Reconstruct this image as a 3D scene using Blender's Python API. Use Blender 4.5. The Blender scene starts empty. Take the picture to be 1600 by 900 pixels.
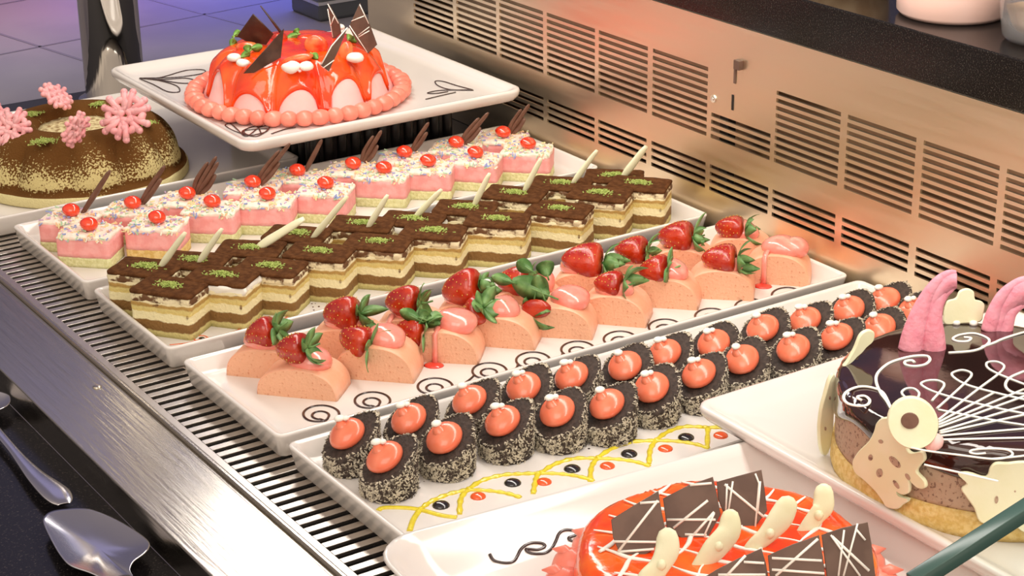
import bpy, bmesh, math, random
from mathutils import Vector, Matrix, noise
random.seed(7)
PI = math.pi
sc = bpy.context.scene
COL = sc.collection

# ------------------------------------------------------------------ camera
FOC = 2983.3                      # focal length in pixels of a 1600 px wide frame
AX = Vector((0.83333122, -0.21406705, 0.50964141))    # world x (towards the back wall) in camera axes
AY = Vector((-0.55266079, -0.30399226, 0.77598632))   # world y (away along the counter)
AZ = -Vector((0.01118605, 0.92831245, 0.37163271))    # world z
M = Matrix((AX, AY, AZ))
CAM = M @ Vector((0, 0, -1.63))
cam = bpy.data.cameras.new('camera')
cam.sensor_fit = 'HORIZONTAL'; cam.sensor_width = 36; cam.lens = FOC / 1600 * 36
cam.clip_start = 0.02; cam.clip_end = 60
cam.dof.use_dof = False
co = bpy.data.objects.new('camera', cam); COL.objects.link(co)
R = Matrix((M @ Vector((1, 0, 0)), M @ Vector((0, -1, 0)), M @ Vector((0, 0, -1)))).transposed()
co.matrix_world = Matrix.Translation(CAM) @ R.to_4x4()
sc.camera = co

# ------------------------------------------------------------------ world, lights, exposure
sc.view_settings.view_transform = 'Standard'; sc.view_settings.look = 'None'
sc.view_settings.gamma = 1; sc.view_settings.exposure = 0.0
sc.view_settings.use_curve_mapping = False
w = bpy.data.worlds.new('world'); sc.world = w; w.use_nodes = True
# the room around: warm and bright behind the camera, dim and violet beyond the far end of the counter
wn, wl = w.node_tree.nodes, w.node_tree.links; bg = wn['Background']
wtc = wn.new('ShaderNodeTexCoord'); wd = wn.new('ShaderNodeVectorMath'); wd.operation = 'DOT_PRODUCT'
wd.inputs[1].default_value = (-0.62, -0.76, 0.18); wl.new(wtc.outputs['Generated'], wd.inputs[0])
wr = wn.new('ShaderNodeValToRGB'); wmr = wn.new('ShaderNodeMapRange'); wmr.inputs['From Min'].default_value = -1; wmr.inputs['From Max'].default_value = 1
wl.new(wd.outputs['Value'], wmr.inputs[0]); wl.new(wmr.outputs[0], wr.inputs[0]); wl.new(wr.outputs[0], bg.inputs[0])
we = wr.color_ramp.elements; we[0].position = 0.05; we[0].color = (0.12, 0.11, 0.18, 1); we[1].position = 0.72; we[1].color = (1.0, 0.84, 0.69, 1)
q_ = we.new(0.30); q_.color = (0.27, 0.23, 0.235, 1)
bg.inputs[1].default_value = 0.85


D60 = math.radians(62)
def area(name, loc, target, sx, sy, power, col):
    l = bpy.data.lights.new(name, 'AREA'); l.shape = 'RECTANGLE'; l.size = sx; l.size_y = sy
    l.energy = power; l.color = col
    o = bpy.data.objects.new(name, l); COL.objects.link(o); o.location = loc
    d = Vector(target) - Vector(loc)
    o.rotation_euler = d.to_track_quat('-Z', 'Y').to_euler()
    return o


area('canopy_tube_light', (-0.01, -0.26, 0.50), (-0.01, -0.26, 0), 0.10, 1.76, 5.4, (1, 0.94, 0.86)).rotation_euler = (0, 0, 0)
area('added_front_fill', (-1.7, -1.5, 1.9), (0, 0, 0), 1.8, 1.4, 22, (1, 0.91, 0.80))  # added fill from the customer side, brightens the faces turned to the camera
area('room_light_violet', (2.3, 4.9, 0.7), (2.2, 4.8, -0.9), 1.0, 1.0, 12, (0.16, 0.20, 1.0)).data.spread = D60
area('room_light_white', (0.9, 4.4, 0.7), (0.95, 4.4, -0.9), 0.8, 0.8, 2.4, (0.85, 0.80, 1.0)).data.spread = D60
area('room_light_pink', (1.35, 4.9, 0.5), (1.35, 4.9, -0.9), 0.2, 0.2, 1.4, (1.0, 0.2, 0.3)).data.spread = D60
area('added_violet_reflection_fill', (0.9, 3.3, 1.95), (-0.4, 0, 0), 1.1, 0.8, 0.8, (0.58, 0.55, 1.0))  # added violet panel, tints the reflections on ledge, cake server and granite


# ------------------------------------------------------------------ pixel rays to points of the place
def ray(px, py): return M @ Vector(((px - 800) / FOC, (py - 450) / FOC, 1))
def P(px, py, z=0.0):
    r = ray(px, py); return CAM + r * ((z - CAM.z) / r.z)
def PX(px, py, x):
    r = ray(px, py); return CAM + r * ((x - CAM.x) / r.x)
def PY(px, py, y):
    r = ray(px, py); return CAM + r * ((y - CAM.y) / r.y)
def PN(px, py, ref, n):
    r = ray(px, py); return CAM + r * ((Vector(ref) - CAM).dot(n) / r.dot(n))
VIEW = (M @ Vector((0, 0, 1))).normalized()
RIGHT = (M @ Vector((1, 0, 0))).normalized()
FRONT = Vector((VIEW.x, VIEW.y, 0)).normalized()        # horizontal view direction
def mmpx(p): return (Vector(p) - CAM).dot(VIEW) / FOC   # metres per pixel at a point


# ------------------------------------------------------------------ materials
def nodes(m):
    m.use_nodes = True
    return m.node_tree.nodes, m.node_tree.links
def mat(name, c, rough=0.5, metal=0.0, c2=None, scale=60, bump=0.0, bscale=None, spec=None, coat=0.0,
        sss=0.0, trans=0.0, thr=(0.4, 0.6), stretch=(1, 1, 1), detail=4, ior=None, kind='noise'):
    m = bpy.data.materials.new(name); ns, ln = nodes(m)
    b = ns['Principled BSDF']
    b.inputs['Base Color'].default_value = (*c, 1)
    b.inputs['Roughness'].default_value = rough; b.inputs['Metallic'].default_value = metal
    if spec is not None: b.inputs['Specular IOR Level'].default_value = spec
    if coat: b.inputs['Coat Weight'].default_value = coat; b.inputs['Coat Roughness'].default_value = 0.06
    if sss:
        b.inputs['Subsurface Weight'].default_value = sss
        b.inputs['Subsurface Radius'].default_value = (1.0, 0.45, 0.3); b.inputs['Subsurface Scale'].default_value = 0.004
    if trans: b.inputs['Transmission Weight'].default_value = trans
    if ior: b.inputs['IOR'].default_value = ior
    tc = ns.new('ShaderNodeTexCoord'); mp = ns.new('ShaderNodeMapping'); mp.inputs['Scale'].default_value = stretch
    ln.new(tc.outputs['Object'], mp.inputs['Vector'])
    if c2 is not None:
        if kind == 'noise':
            t = ns.new('ShaderNodeTexNoise'); t.inputs['Detail'].default_value = detail; out = t.outputs['Fac']
        else:
            t = ns.new('ShaderNodeTexVoronoi'); out = t.outputs['Distance']
        t.inputs['Scale'].default_value = scale; ln.new(mp.outputs[0], t.inputs['Vector'])
        r = ns.new('ShaderNodeValToRGB'); r.color_ramp.elements[0].position = thr[0]; r.color_ramp.elements[1].position = thr[1]
        r.color_ramp.elements[0].color = (*c, 1); r.color_ramp.elements[1].color = (*c2, 1)
        ln.new(out, r.inputs[0]); ln.new(r.outputs[0], b.inputs['Base Color'])
    if bump:
        t2 = ns.new('ShaderNodeTexNoise'); t2.inputs['Scale'].default_value = bscale or scale; t2.inputs['Detail'].default_value = 5
        ln.new(mp.outputs[0], t2.inputs['Vector'])
        bp = ns.new('ShaderNodeBump'); bp.inputs['Distance'].default_value = bump; bp.inputs['Strength'].default_value = 1
        ln.new(t2.outputs['Fac'], bp.inputs['Height']); ln.new(bp.outputs[0], b.inputs['Normal'])
    return m


def layered(name, stops, height, rough=0.75, wob=0.0012, speck=None, bump=0.0006):
    """colour bands by the height above the foot of the piece, with wavy borders"""
    m = bpy.data.materials.new(name); ns, ln = nodes(m); b = ns['Principled BSDF']
    b.inputs['Roughness'].default_value = rough
    tc = ns.new('ShaderNodeTexCoord'); sp = ns.new('ShaderNodeSeparateXYZ'); ln.new(tc.outputs['Object'], sp.inputs[0])
    nz = ns.new('ShaderNodeTexNoise'); nz.inputs['Scale'].default_value = 140; nz.inputs['Detail'].default_value = 5
    ln.new(tc.outputs['Object'], nz.inputs['Vector'])
    a = ns.new('ShaderNodeMath'); a.operation = 'MULTIPLY_ADD'; a.inputs[1].default_value = wob * 2; 
    s = ns.new('ShaderNodeMath'); s.operation = 'SUBTRACT'; s.inputs[1].default_value = wob
    ln.new(nz.outputs['Fac'], a.inputs[0]); ln.new(sp.outputs[2], a.inputs[2]); ln.new(a.outputs[0], s.inputs[0])
    d = ns.new('ShaderNodeMath'); d.operation = 'DIVIDE'; d.inputs[1].default_value = height; ln.new(s.outputs[0], d.inputs[0])
    r = ns.new('ShaderNodeValToRGB'); e = r.color_ramp.elements
    while len(e) > 1: e.remove(e[-1])
    e[0].position = stops[0][0]; e[0].color = (*stops[0][1], 1)
    for p, c in stops[1:]:
        n = e.new(p); n.color = (*c, 1)
    ln.new(d.outputs[0], r.inputs[0])
    n2 = ns.new('ShaderNodeTexNoise'); n2.inputs['Scale'].default_value = 420; n2.inputs['Detail'].default_value = 6
    ln.new(tc.outputs['Object'], n2.inputs['Vector'])
    out = r.outputs[0]
    if speck:
        v = ns.new('ShaderNodeTexNoise'); v.inputs['Scale'].default_value = speck[1]; v.inputs['Detail'].default_value = 3
        ln.new(tc.outputs['Object'], v.inputs['Vector'])
        q = ns.new('ShaderNodeValToRGB'); q.color_ramp.elements[0].position = speck[2]; q.color_ramp.elements[1].position = speck[2] + 0.04
        ln.new(v.outputs['Fac'], q.inputs[0])
        mx = ns.new('ShaderNodeMix'); mx.data_type = 'RGBA'; mx.inputs['B'].default_value = (*speck[0], 1)
        ln.new(q.outputs[0], mx.inputs['Factor']); ln.new(out, mx.inputs['A']); out = mx.outputs['Result']
    ln.new(out, b.inputs['Base Color'])
    bp = ns.new('ShaderNodeBump'); bp.inputs['Distance'].default_value = bump
    ln.new(n2.outputs['Fac'], bp.inputs['Height']); ln.new(bp.outputs[0], b.inputs['Normal'])
    return m


def steel(name, c, rough, stretch, amt=0.25, scale=30, bump=0.0002):
    m = bpy.data.materials.new(name); ns, ln = nodes(m); b = ns['Principled BSDF']
    b.inputs['Metallic'].default_value = 1; b.inputs['Base Color'].default_value = (*c, 1)
    tc = ns.new('ShaderNodeTexCoord'); mp = ns.new('ShaderNodeMapping'); mp.inputs['Scale'].default_value = stretch
    ln.new(tc.outputs['Object'], mp.inputs[0])
    t = ns.new('ShaderNodeTexNoise'); t.inputs['Scale'].default_value = scale; t.inputs['Detail'].default_value = 6
    ln.new(mp.outputs[0], t.inputs['Vector'])
    a = ns.new('ShaderNodeMapRange'); a.inputs['To Min'].default_value = rough * (1 - amt); a.inputs['To Max'].default_value = rough * (1 + amt)
    ln.new(t.outputs['Fac'], a.inputs[0]); ln.new(a.outputs[0], b.inputs['Roughness'])
    bp = ns.new('ShaderNodeBump'); bp.inputs['Distance'].default_value = bump; bp.inputs['Strength'].default_value = 0.6
    ln.new(t.outputs['Fac'], bp.inputs['Height']); ln.new(bp.outputs[0], b.inputs['Normal'])
    return m


MT = {}
MT['ceramic'] = mat('white_ceramic', (0.76, 0.715, 0.675), 0.14, coat=0.3, c2=(0.78, 0.735, 0.70), scale=8)
MT['wall'] = steel('brushed_wall_steel', (0.93, 0.80, 0.61), 0.37, (1, 0.05, 1), 0.3, 160, 0.00006)
MT['strip'] = steel('brushed_ledge_steel', (0.66, 0.61, 0.52), 0.20, (1, 0.05, 1), 0.4, 260, 0.00035)
MT['grille'] = steel('grille_steel', (0.72, 0.66, 0.60), 0.30, (0.1, 1, 1), 0.25, 120, 0.0001)
MT['cutlery'] = steel('cutlery_steel', (0.80, 0.78, 0.82), 0.16, (1, 1, 1), 0.3, 60, 0.00005)
MT['chrome'] = mat('polished_steel', (0.75, 0.72, 0.68), 0.05, 1.0)
MT['void'] = mat('dark_cavity', (0.015, 0.013, 0.012), 0.5)
MT['granite'] = mat('black_granite', (0.008, 0.007, 0.008), 0.2, c2=(0.06, 0.05, 0.045), scale=700, thr=(0.58, 0.72), spec=0.3)
MT['granite2'] = mat('black_granite_shelf', (0.010, 0.008, 0.008), 0.15, c2=(0.07, 0.058, 0.05), scale=900, thr=(0.56, 0.74), spec=0.3)
MT['riser'] = mat('black_riser', (0.012, 0.011, 0.011), 0.35)
MT['floor'] = mat('floor_tile', (0.20, 0.19, 0.24), 0.35, c2=(0.28, 0.26, 0.29), scale=1.3, spec=0.2)
MT['grout'] = mat('floor_grout', (0.16, 0.15, 0.19), 0.7)
MT['darkbox'] = mat('dark_grey_metal', (0.06, 0.065, 0.075), 0.35)
MT['paletrim'] = mat('pale_metal_trim', (0.5, 0.5, 0.52), 0.3, 0.6)
MT['sponge'] = mat('pale_green_sponge', (0.62, 0.60, 0.28), 0.9, c2=(0.74, 0.72, 0.40), scale=350, bump=0.0008, bscale=500)
MT['sponge2'] = mat('golden_sponge', (0.66, 0.44, 0.13), 0.9, c2=(0.78, 0.58, 0.24), scale=300, bump=0.0012, bscale=420)
MT['pinkmousse'] = mat('pink_mousse', (0.86, 0.34, 0.32), 0.6, c2=(0.90, 0.42, 0.40), scale=120, bump=0.0006, bscale=240, sss=0.15)
MT['cream'] = mat('pinkish_white_cream', (0.90, 0.70, 0.60), 0.55, c2=(0.94, 0.84, 0.70), scale=160, bump=0.0010, bscale=300, sss=0.1)
MT['white'] = mat('white_cream', (0.90, 0.88, 0.80), 0.45)
MT['cherry'] = mat('glazed_cherry', (0.78, 0.02, 0.004), 0.08, c2=(0.9, 0.06, 0.01), scale=90, coat=1.0)
MT['choc'] = mat('milk_chocolate', (0.13, 0.055, 0.032), 0.42, c2=(0.17, 0.08, 0.05), scale=120, bump=0.0003)
MT['dkchoc'] = mat('dark_chocolate', (0.045, 0.018, 0.012), 0.30, c2=(0.07, 0.03, 0.018), scale=90)
MT['shard'] = mat('chocolate_shard', (0.11, 0.062, 0.045), 0.36, c2=(0.15, 0.088, 0.064), scale=50)
MT['plum'] = mat('chocolate_line', (0.035, 0.012, 0.010), 0.22, coat=0.4)
MT['whitechoc'] = mat('white_chocolate', (0.80, 0.79, 0.52), 0.34, c2=(0.83, 0.82, 0.58), scale=40, bump=0.0006, bscale=60)
MT['moss'] = mat('pistachio_crumb', (0.25, 0.33, 0.06), 0.9, c2=(0.46, 0.54, 0.16), scale=600)
MT['cocoa'] = mat('cocoa_powder', (0.075, 0.028, 0.010), 0.95, c2=(0.125, 0.050, 0.018), scale=160, bump=0.0006, bscale=900, spec=0.1)
MT['tira'] = layered('tiramisu_layers', [(0.0, (0.58, 0.52, 0.20)), (0.13, (0.62, 0.54, 0.22)), (0.16, (0.20, 0.10, 0.022)),
    (0.36, (0.24, 0.12, 0.028)), (0.385, (0.84, 0.76, 0.45)), (0.56, (0.84, 0.76, 0.45)), (0.585, (0.68, 0.53, 0.17)), (0.67, (0.70, 0.58, 0.22)),
    (0.71, (0.42, 0.25, 0.06)), (0.76, (0.44, 0.27, 0.07)), (0.785, (0.80, 0.70, 0.42)), (1.0, (0.84, 0.75, 0.5))], 0.036, wob=0.0022, bump=0.0014, speck=((0.16, 0.075, 0.02), 75, 0.67))
MT['tiracream'] = mat('cocoa_stained_cream', (0.80, 0.70, 0.45), 0.7, c2=(0.14, 0.06, 0.02), scale=120, thr=(0.47, 0.56), bump=0.0016, bscale=260)
MT['jelly'] = mat('peach_mousse', (0.87, 0.41, 0.25), 0.40, c2=(0.89, 0.48, 0.32), scale=50, bump=0.0005, bscale=260, sss=0.25)
MT['jellyface'] = mat('peach_mousse_cut_face', (0.84, 0.45, 0.28), 0.6, c2=(0.68, 0.27, 0.15), scale=420, thr=(0.60, 0.68), bump=0.0008, bscale=420, sss=0.15)
MT['jam'] = mat('pink_cream_glaze', (0.90, 0.26, 0.20), 0.16, c2=(0.92, 0.36, 0.29), scale=60, coat=0.8, sss=0.25)
MT['jamred'] = mat('red_jam', (0.75, 0.05, 0.03), 0.1, coat=0.9)
MT['berry'] = mat('strawberry_skin', (0.36, 0.006, 0.003), 0.18, c2=(0.52, 0.035, 0.006), scale=60, coat=0.5, bump=0.0006, bscale=300)
MT['seed'] = mat('strawberry_seed', (0.75, 0.50, 0.10), 0.5)
MT['berrycut'] = mat('cut_strawberry_flesh', (0.76, 0.045, 0.015), 0.25, c2=(0.88, 0.22, 0.06), scale=70, coat=0.5)
MT['leaf'] = mat('strawberry_leaf', (0.085, 0.20, 0.05), 0.42, c2=(0.20, 0.36, 0.12), scale=90)
MT['herb'] = mat('bright_leaf', (0.16, 0.34, 0.05), 0.45, c2=(0.25, 0.48, 0.10), scale=90)
MT['coral'] = mat('coral_cream', (0.90, 0.19, 0.095), 0.26, c2=(0.92, 0.25, 0.14), scale=50, coat=0.45, sss=0.2)
MT['rollcake'] = mat('dark_roll_cake', (0.034, 0.022, 0.017), 0.8, c2=(0.060, 0.040, 0.031), scale=260, bump=0.0012, bscale=500)
MT['coco'] = mat('coconut_flake', (0.60, 0.54, 0.42), 0.7, c2=(0.10, 0.08, 0.06), scale=300, thr=(0.47, 0.62))
MT['yellow'] = mat('yellow_icing', (0.78, 0.66, 0.03), 0.3, c2=(0.70, 0.55, 0.02), scale=250, coat=0.5)
MT['reddot'] = mat('red_jelly_dot', (0.80, 0.10, 0.02), 0.12, coat=0.8)
MT['blackdot'] = mat('dark_syrup_dot', (0.012, 0.008, 0.010), 0.1, coat=0.8)
MT['redline'] = mat('red_icing_line', (0.72, 0.16, 0.06), 0.3)
MT['pinkcake'] = mat('pale_pink_mousse', (0.92, 0.55, 0.52), 0.5, c2=(0.94, 0.60, 0.58), scale=40, sss=0.2)
MT['glaze'] = mat('red_orange_glaze', (0.80, 0.024, 0.003), 0.10, c2=(0.92, 0.11, 0.008), scale=26, coat=0.6, thr=(0.35, 0.65), bump=0.0010, bscale=70)
MT['bead'] = mat('salmon_piped_cream', (0.88, 0.22, 0.15), 0.35, c2=(0.90, 0.28, 0.20), scale=40, sss=0.2, coat=0.2)
MT['lattpink'] = mat('pink_lattice', (0.88, 0.36, 0.38), 0.45, c2=(0.92, 0.44, 0.45), scale=60, sss=0.2)
MT['meringue'] = mat('pink_meringue', (0.86, 0.29, 0.38), 0.6, c2=(0.90, 0.36, 0.45), scale=120, bump=0.0010, bscale=220, sss=0.15)
MT['mirror'] = mat('dark_mirror_glaze', (0.016, 0.005, 0.004), 0.05, c2=(0.035, 0.009, 0.006), scale=22, coat=1.0, bump=0.0004, bscale=22)
MT['brownmousse'] = mat('speckled_brown_mousse', (0.46, 0.33, 0.23), 0.75, c2=(0.22, 0.13, 0.09), scale=420, thr=(0.56, 0.64), bump=0.0010, bscale=260)
MT['orangeglaze'] = mat('orange_glaze', (0.88, 0.060, 0.005), 0.12, c2=(0.93, 0.15, 0.012), scale=30, coat=0.6, bump=0.0008, bscale=60)
MT['glass'] = mat('pane_glass', (0.92, 0.98, 0.95), 0.02, trans=1.0, ior=1.45)
MT['glassedge'] = mat('green_glass_edge', (0.05, 0.10, 0.085), 0.22)
MT['bowlpink'] = mat('pink_pudding_bowl', (0.93, 0.62, 0.53), 0.3, c2=(0.95, 0.66, 0.58), scale=20)
MT['plastic'] = mat('clear_plastic_cup', (0.85, 0.82, 0.82), 0.08, trans=0.85, ior=1.4)
MT['caramel'] = mat('beige_dessert', (0.45, 0.28, 0.14), 0.5, c2=(0.6, 0.42, 0.24), scale=60)
MT['crumb'] = mat('pale_crumbs', (0.72, 0.62, 0.34), 0.9, c2=(0.32, 0.20, 0.08), scale=200, thr=(0.45, 0.65), bump=0.003, bscale=160)
SPR = [mat('sprinkle_' + n, c, 0.4) for n, c in (('yellow', (0.90, 0.80, 0.42)), ('blue', (0.30, 0.38, 0.70)), ('green', (0.45, 0.68, 0.45)),
       ('violet', (0.60, 0.42, 0.64)), ('cream', (0.93, 0.90, 0.75)), ('orange', (0.92, 0.60, 0.35)))]


# ------------------------------------------------------------------ objects
def link(o, parent=None):
    COL.objects.link(o)
    if parent is not None: o.parent = parent
    return o
def thing(name, label, cat, loc=(0, 0, 0), rz=0.0, group=None):
    o = bpy.data.objects.new(name, None); link(o); o.location = loc; o.rotation_euler = (0, 0, rz)
    o.empty_display_size = 0.01
    o['label'] = label; o['category'] = cat
    if group: o['group'] = group
    return o
def tag(o, label, cat, group=None):
    o['label'] = label; o['category'] = cat
    if group: o['group'] = group
    return o
def struct(o): o['kind'] = 'structure'; return o
def copy_tree(o, parent=None):
    c = o.copy(); COL.objects.link(c)
    if parent is not None: c.parent = parent
    for ch in list(o.children): copy_tree(ch, c)
    return c


class MB:
    """collects shapes into one mesh"""
    def __init__(s): s.v = []; s.f = []; s.m = []; s.sm = []
    def add(s, vs, fs, mi=0, smooth=True, T=None):
        k = len(s.v)
        s.v += [(T @ Vector(v)) if T else Vector(v) for v in vs]
        s.f += [tuple(i + k for i in f) for f in fs]; s.m += [mi] * len(fs); s.sm += [smooth] * len(fs)
    def box(s, a, b, mi=0, T=None):
        x0, y0, z0 = a; x1, y1, z1 = b
        vs = [(x0, y0, z0), (x1, y0, z0), (x1, y1, z0), (x0, y1, z0), (x0, y0, z1), (x1, y0, z1), (x1, y1, z1), (x0, y1, z1)]
        s.add(vs, [(0, 3, 2, 1), (4, 5, 6, 7), (0, 1, 5, 4), (1, 2, 6, 5), (2, 3, 7, 6), (3, 0, 4, 7)], mi, False, T)
    def rings(s, rs, mi=0, cap0=True, cap1=True, smooth=True, T=None, closed=True):
        n = len(rs[0]); vs = [p for r in rs for p in r]; fs = []
        for i in range(len(rs) - 1):
            for j in range(n if closed else n - 1):
                k = (j + 1) % n
                fs.append((i * n + j, i * n + k, (i + 1) * n + k, (i + 1) * n + j))
        s.add(vs, fs, mi, smooth, T)
        base = len(s.v) - len(vs)
        if cap0: s.f.append(tuple(base + j for j in reversed(range(n)))); s.m.append(mi); s.sm.append(False)
        if cap1: s.f.append(tuple(base + (len(rs) - 1) * n + j for j in range(n))); s.m.append(mi); s.sm.append(False)
    def tube(s, pts, rad, seg=8, mi=0, flat=1.0, up=None, T=None, closed=False, taper=True):
        pts = [Vector(p) for p in pts]; n = len(pts); rs = []
        prev = None
        for i, p in enumerate(pts):
            if closed: t = pts[(i + 1) % n] - pts[i - 1]
            else: t = (pts[min(i + 1, n - 1)] - pts[max(i - 1, 0)])
            if t.length < 1e-9: t = Vector((0, 0, 1))
            t.normalize()
            if up is not None:
                u = Vector(up); a = u.cross(t)
                if a.length < 1e-4: a = t.orthogonal()
                a.normalize(); bb = t.cross(a)
            else:
                if prev is None: a = t.orthogonal().normalized()
                else:
                    a = prev - t * prev.dot(t); a = a.normalized() if a.length > 1e-6 else t.orthogonal().normalized()
                prev = a; bb = t.cross(a)
            r = rad(i / (n - 1)) if callable(rad) else (rad[i] if isinstance(rad, (list, tuple)) else rad)
            rs.append([p + a * (r * math.cos(2 * PI * j / seg)) + bb * (r * flat * math.sin(2 * PI * j / seg)) for j in range(seg)])
        if closed: rs.append(rs[0]); s.rings(rs, mi, False, False, True, T)
        else: s.rings(rs, mi, True, True, True, T)
    def ball(s, c, r, seg=14, ring=9, mi=0, T=None, nz=0.0, nf=60, half=False):
        c = Vector(c); r = (r, r, r) if not hasattr(r, '__len__') else r; rs = []
        for i in range(ring + 1):
            ph = -PI / 2 + PI * i / ring
            if half: ph = max(ph, -0.35)
            cr = max(math.cos(ph), 0.02); q = []
            for j in range(seg):
                th = 2 * PI * j / seg
                d = Vector((cr * math.cos(th), cr * math.sin(th), math.sin(ph)))
                k = 1 + (nz * noise.noise((Vector((d.x * r[0], d.y * r[1], d.z * r[2])) + c) * nf) if nz else 0)
                q.append(c + Vector((d.x * r[0] * k, d.y * r[1] * k, d.z * r[2] * k)))
            rs.append(q)
        s.rings(rs, mi, True, True, True, T)
    def lathe(s, prof, seg=48, mi=0, f=None, T=None, cap0=True, cap1=True, c=(0, 0)):
        rs = []
        for k, (r, z) in enumerate(prof):
            q = []
            for j in range(seg):
                th = 2 * PI * j / seg; rr, zz = (r, z) if f is None else f(r, z, th, k / (len(prof) - 1))
                q.append((c[0] + rr * math.cos(th), c[1] + rr * math.sin(th), zz))
            rs.append(q)
        s.rings(rs, mi, cap0, cap1, True, T)
    def plate(s, pts, n, th, mi=0, bev=0.0):
        """flat polygon with a real thickness along n"""
        n = Vector(n).normalized(); pts = [Vector(p) for p in pts]
        c = sum(pts, Vector()) / len(pts)
        ins = [p + (c - p).normalized() * bev for p in pts]
        if bev: rs = [ins, [p + n * th * .25 for p in pts], [p + n * th * .75 for p in pts], [p + n * th for p in ins]]
        else: rs = [pts, [p + n * th for p in pts]]
        rs = [[tuple(p) for p in r] for r in rs]
        a = sum(((pts[i].cross(pts[(i + 1) % len(pts)])) for i in range(len(pts))), Vector())
        if a.dot(n) < 0: rs = [list(reversed(r)) for r in rs]
        s.rings(rs, mi, True, True, bool(bev))
    def build(s, name, mats, parent=None, bevel=0, sub=0, loc=None, rz=None, ngon=True):
        me = bpy.data.meshes.new(name); me.from_pydata([tuple(v) for v in s.v], [], s.f)
        mats = mats if isinstance(mats, (list, tuple)) else [mats]
        for m in mats: me.materials.append(MT[m] if isinstance(m, str) else m)
        me.polygons.foreach_set('material_index', s.m); me.polygons.foreach_set('use_smooth', s.sm); me.update()
        o = link(bpy.data.objects.new(name, me), parent)
        if bevel:
            b = o.modifiers.new('bevel', 'BEVEL'); b.width = bevel; b.segments = 2; b.limit_method = 'ANGLE'; b.angle_limit = 0.7
        if sub:
            b = o.modifiers.new('sub', 'SUBSURF'); b.levels = sub; b.render_levels = sub
        if loc is not None: o.location = loc
        if rz is not None: o.rotation_euler = (0, 0, rz)
        return o


def smooth(pts, k=6, closed=False):
    pts = [Vector(p) for p in pts]; n = len(pts); out = []
    rng = range(n) if closed else range(n - 1)
    for i in rng:
        if closed: a, b, c, d = pts[i - 1], pts[i], pts[(i + 1) % n], pts[(i + 2) % n]
        else: a, b, c, d = pts[max(i - 1, 0)], pts[i], pts[i + 1], pts[min(i + 2, n - 1)]
        for j in range(k):
            t = j / k
            out.append(0.5 * ((2 * b) + (-a + c) * t + (2 * a - 5 * b + 4 * c - d) * t * t + (-a + 3 * b - 3 * c + d) * t ** 3))
    if not closed: out.append(pts[-1])
    return out
def lerp(a, b, t): return a + (b - a) * t
def local(root, p):
    """a world point in the frame of a root empty (location + rotation about z)"""
    return Matrix.Rotation(-root.rotation_euler.z, 3, 'Z') @ (Vector(p) - root.location)


def rrect(hx, hy, r, n=6):
    out = []
    for cx, cy, a0 in ((hx - r, hy - r, 0), (-hx + r, hy - r, PI / 2), (-hx + r, -hy + r, PI), (hx - r, -hy + r, 1.5 * PI)):
        for i in range(n + 1):
            a = a0 + PI / 2 * i / n; out.append((cx + r * math.cos(a), cy + r * math.sin(a)))
    return out
def dish_mb(hx, hy, rad, prof):
    mb = MB(); rs = []
    for ins, z in prof:
        r = max(rad - ins * 0.5, 0.0015)
        rs.append([(x, y, z) for x, y in rrect(hx - ins, hy - ins, r)])
    mb.rings(rs, 0, True, True)
    return mb


# ================================================================== the setting
WX = 0.224            # face of the back wall
mb = MB(); mb.box((-2, 0.9, -0.92), (8, 9, -0.9)); fl = struct(mb.build('floor', 'floor'))
mb = MB()
a = Vector((0.055, -0.755)).normalized(); 
for k in range(9):
    c = 0.2 + k * 0.62
    mb.plate([(c - 1.2, 9, -0.8995), (c - 1.188, 9, -0.8995), (c + 0.35, 1.2, -0.8995), (c + 0.338, 1.2, -0.8995)], (0, 0, 1), 0.0008)
for k in range(10):
    c = 1.6 + k * 0.62
    mb.plate([(-2, c - 0.1, -0.8995), (8, c + 1.3, -0.8995), (8, c + 1.312, -0.8995), (-2, c - 0.088, -0.8995)], (0, 0, 1), 0.0008)
mb.build('tile_joints', 'grout', fl)

# back wall: one sheet of brushed steel with rows of slots
colsY = [(.5328, .45), (.4427, .365), (.3588, .2789), (.2721, .1904), (.1841, .1067), (.0989, .0184), (.0121, -.0685), (-.0742, -.1541),
         (-.1623, -.2405), (-.2486, -.3277), (-.335, -.415), (-.422, -.502), (-.509, -.589)]
mb = MB()
def wallbox(y0, y1, z0, z1): mb.box((WX, min(y0, y1), z0), (WX + 0.0022, max(y0, y1), z1))
ZL0, ZL1, ZU0, ZU1, ZT = 0.0405, 0.0685, 0.0903, 0.1573, 0.199
YN, YF = -0.72, 0.637
wallbox(YN, YF, 0.0, ZL0); wallbox(YN, YF, ZL1, ZU0); wallbox(YN, YF, ZU1, ZT)
def slots(y0, y1, z0, z1, n):
    pitch = (z1 - z0) / n; op = 0.0037
    for i in range(n): wallbox(y0, y1, z0 + i * pitch + (op if i else 0.0012 + op - 0.0012), z0 + (i + 1) * pitch)
prev = YF
for i, (a, b) in enumerate(colsY):
    wallbox(a, prev, ZL0, ZL1); wallbox(a, prev, ZU0, ZU1); prev = b
    slots(b, a, ZL0, ZL1, 4)
    if i == 6:
        slots(b, a, ZU0, ZU0 + 0.0067 * 4, 4); wallbox(b, a, ZU0 + 0.0067 * 4, ZU1)
    else: slots(b, a, ZU0, ZU1, 10)
wallbox(YN, prev, ZL0, ZL1); wallbox(YN, prev, ZU0, ZU1)
wall = struct(mb.build('wall_back', 'wall'))
mb = MB()   # fixing hardware on the plain panel
p = PX(1115.5, 154, WX)
mb.tube([(WX - 0.0015, p.y, p.z), (WX + 0.001, p.y, p.z)], 0.0035, 14); mb.tube([(WX - 0.0022, p.y, p.z), (WX, p.y, p.z)], 0.0017, 6)
mb.build('screw', 'chrome', wall)
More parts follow.
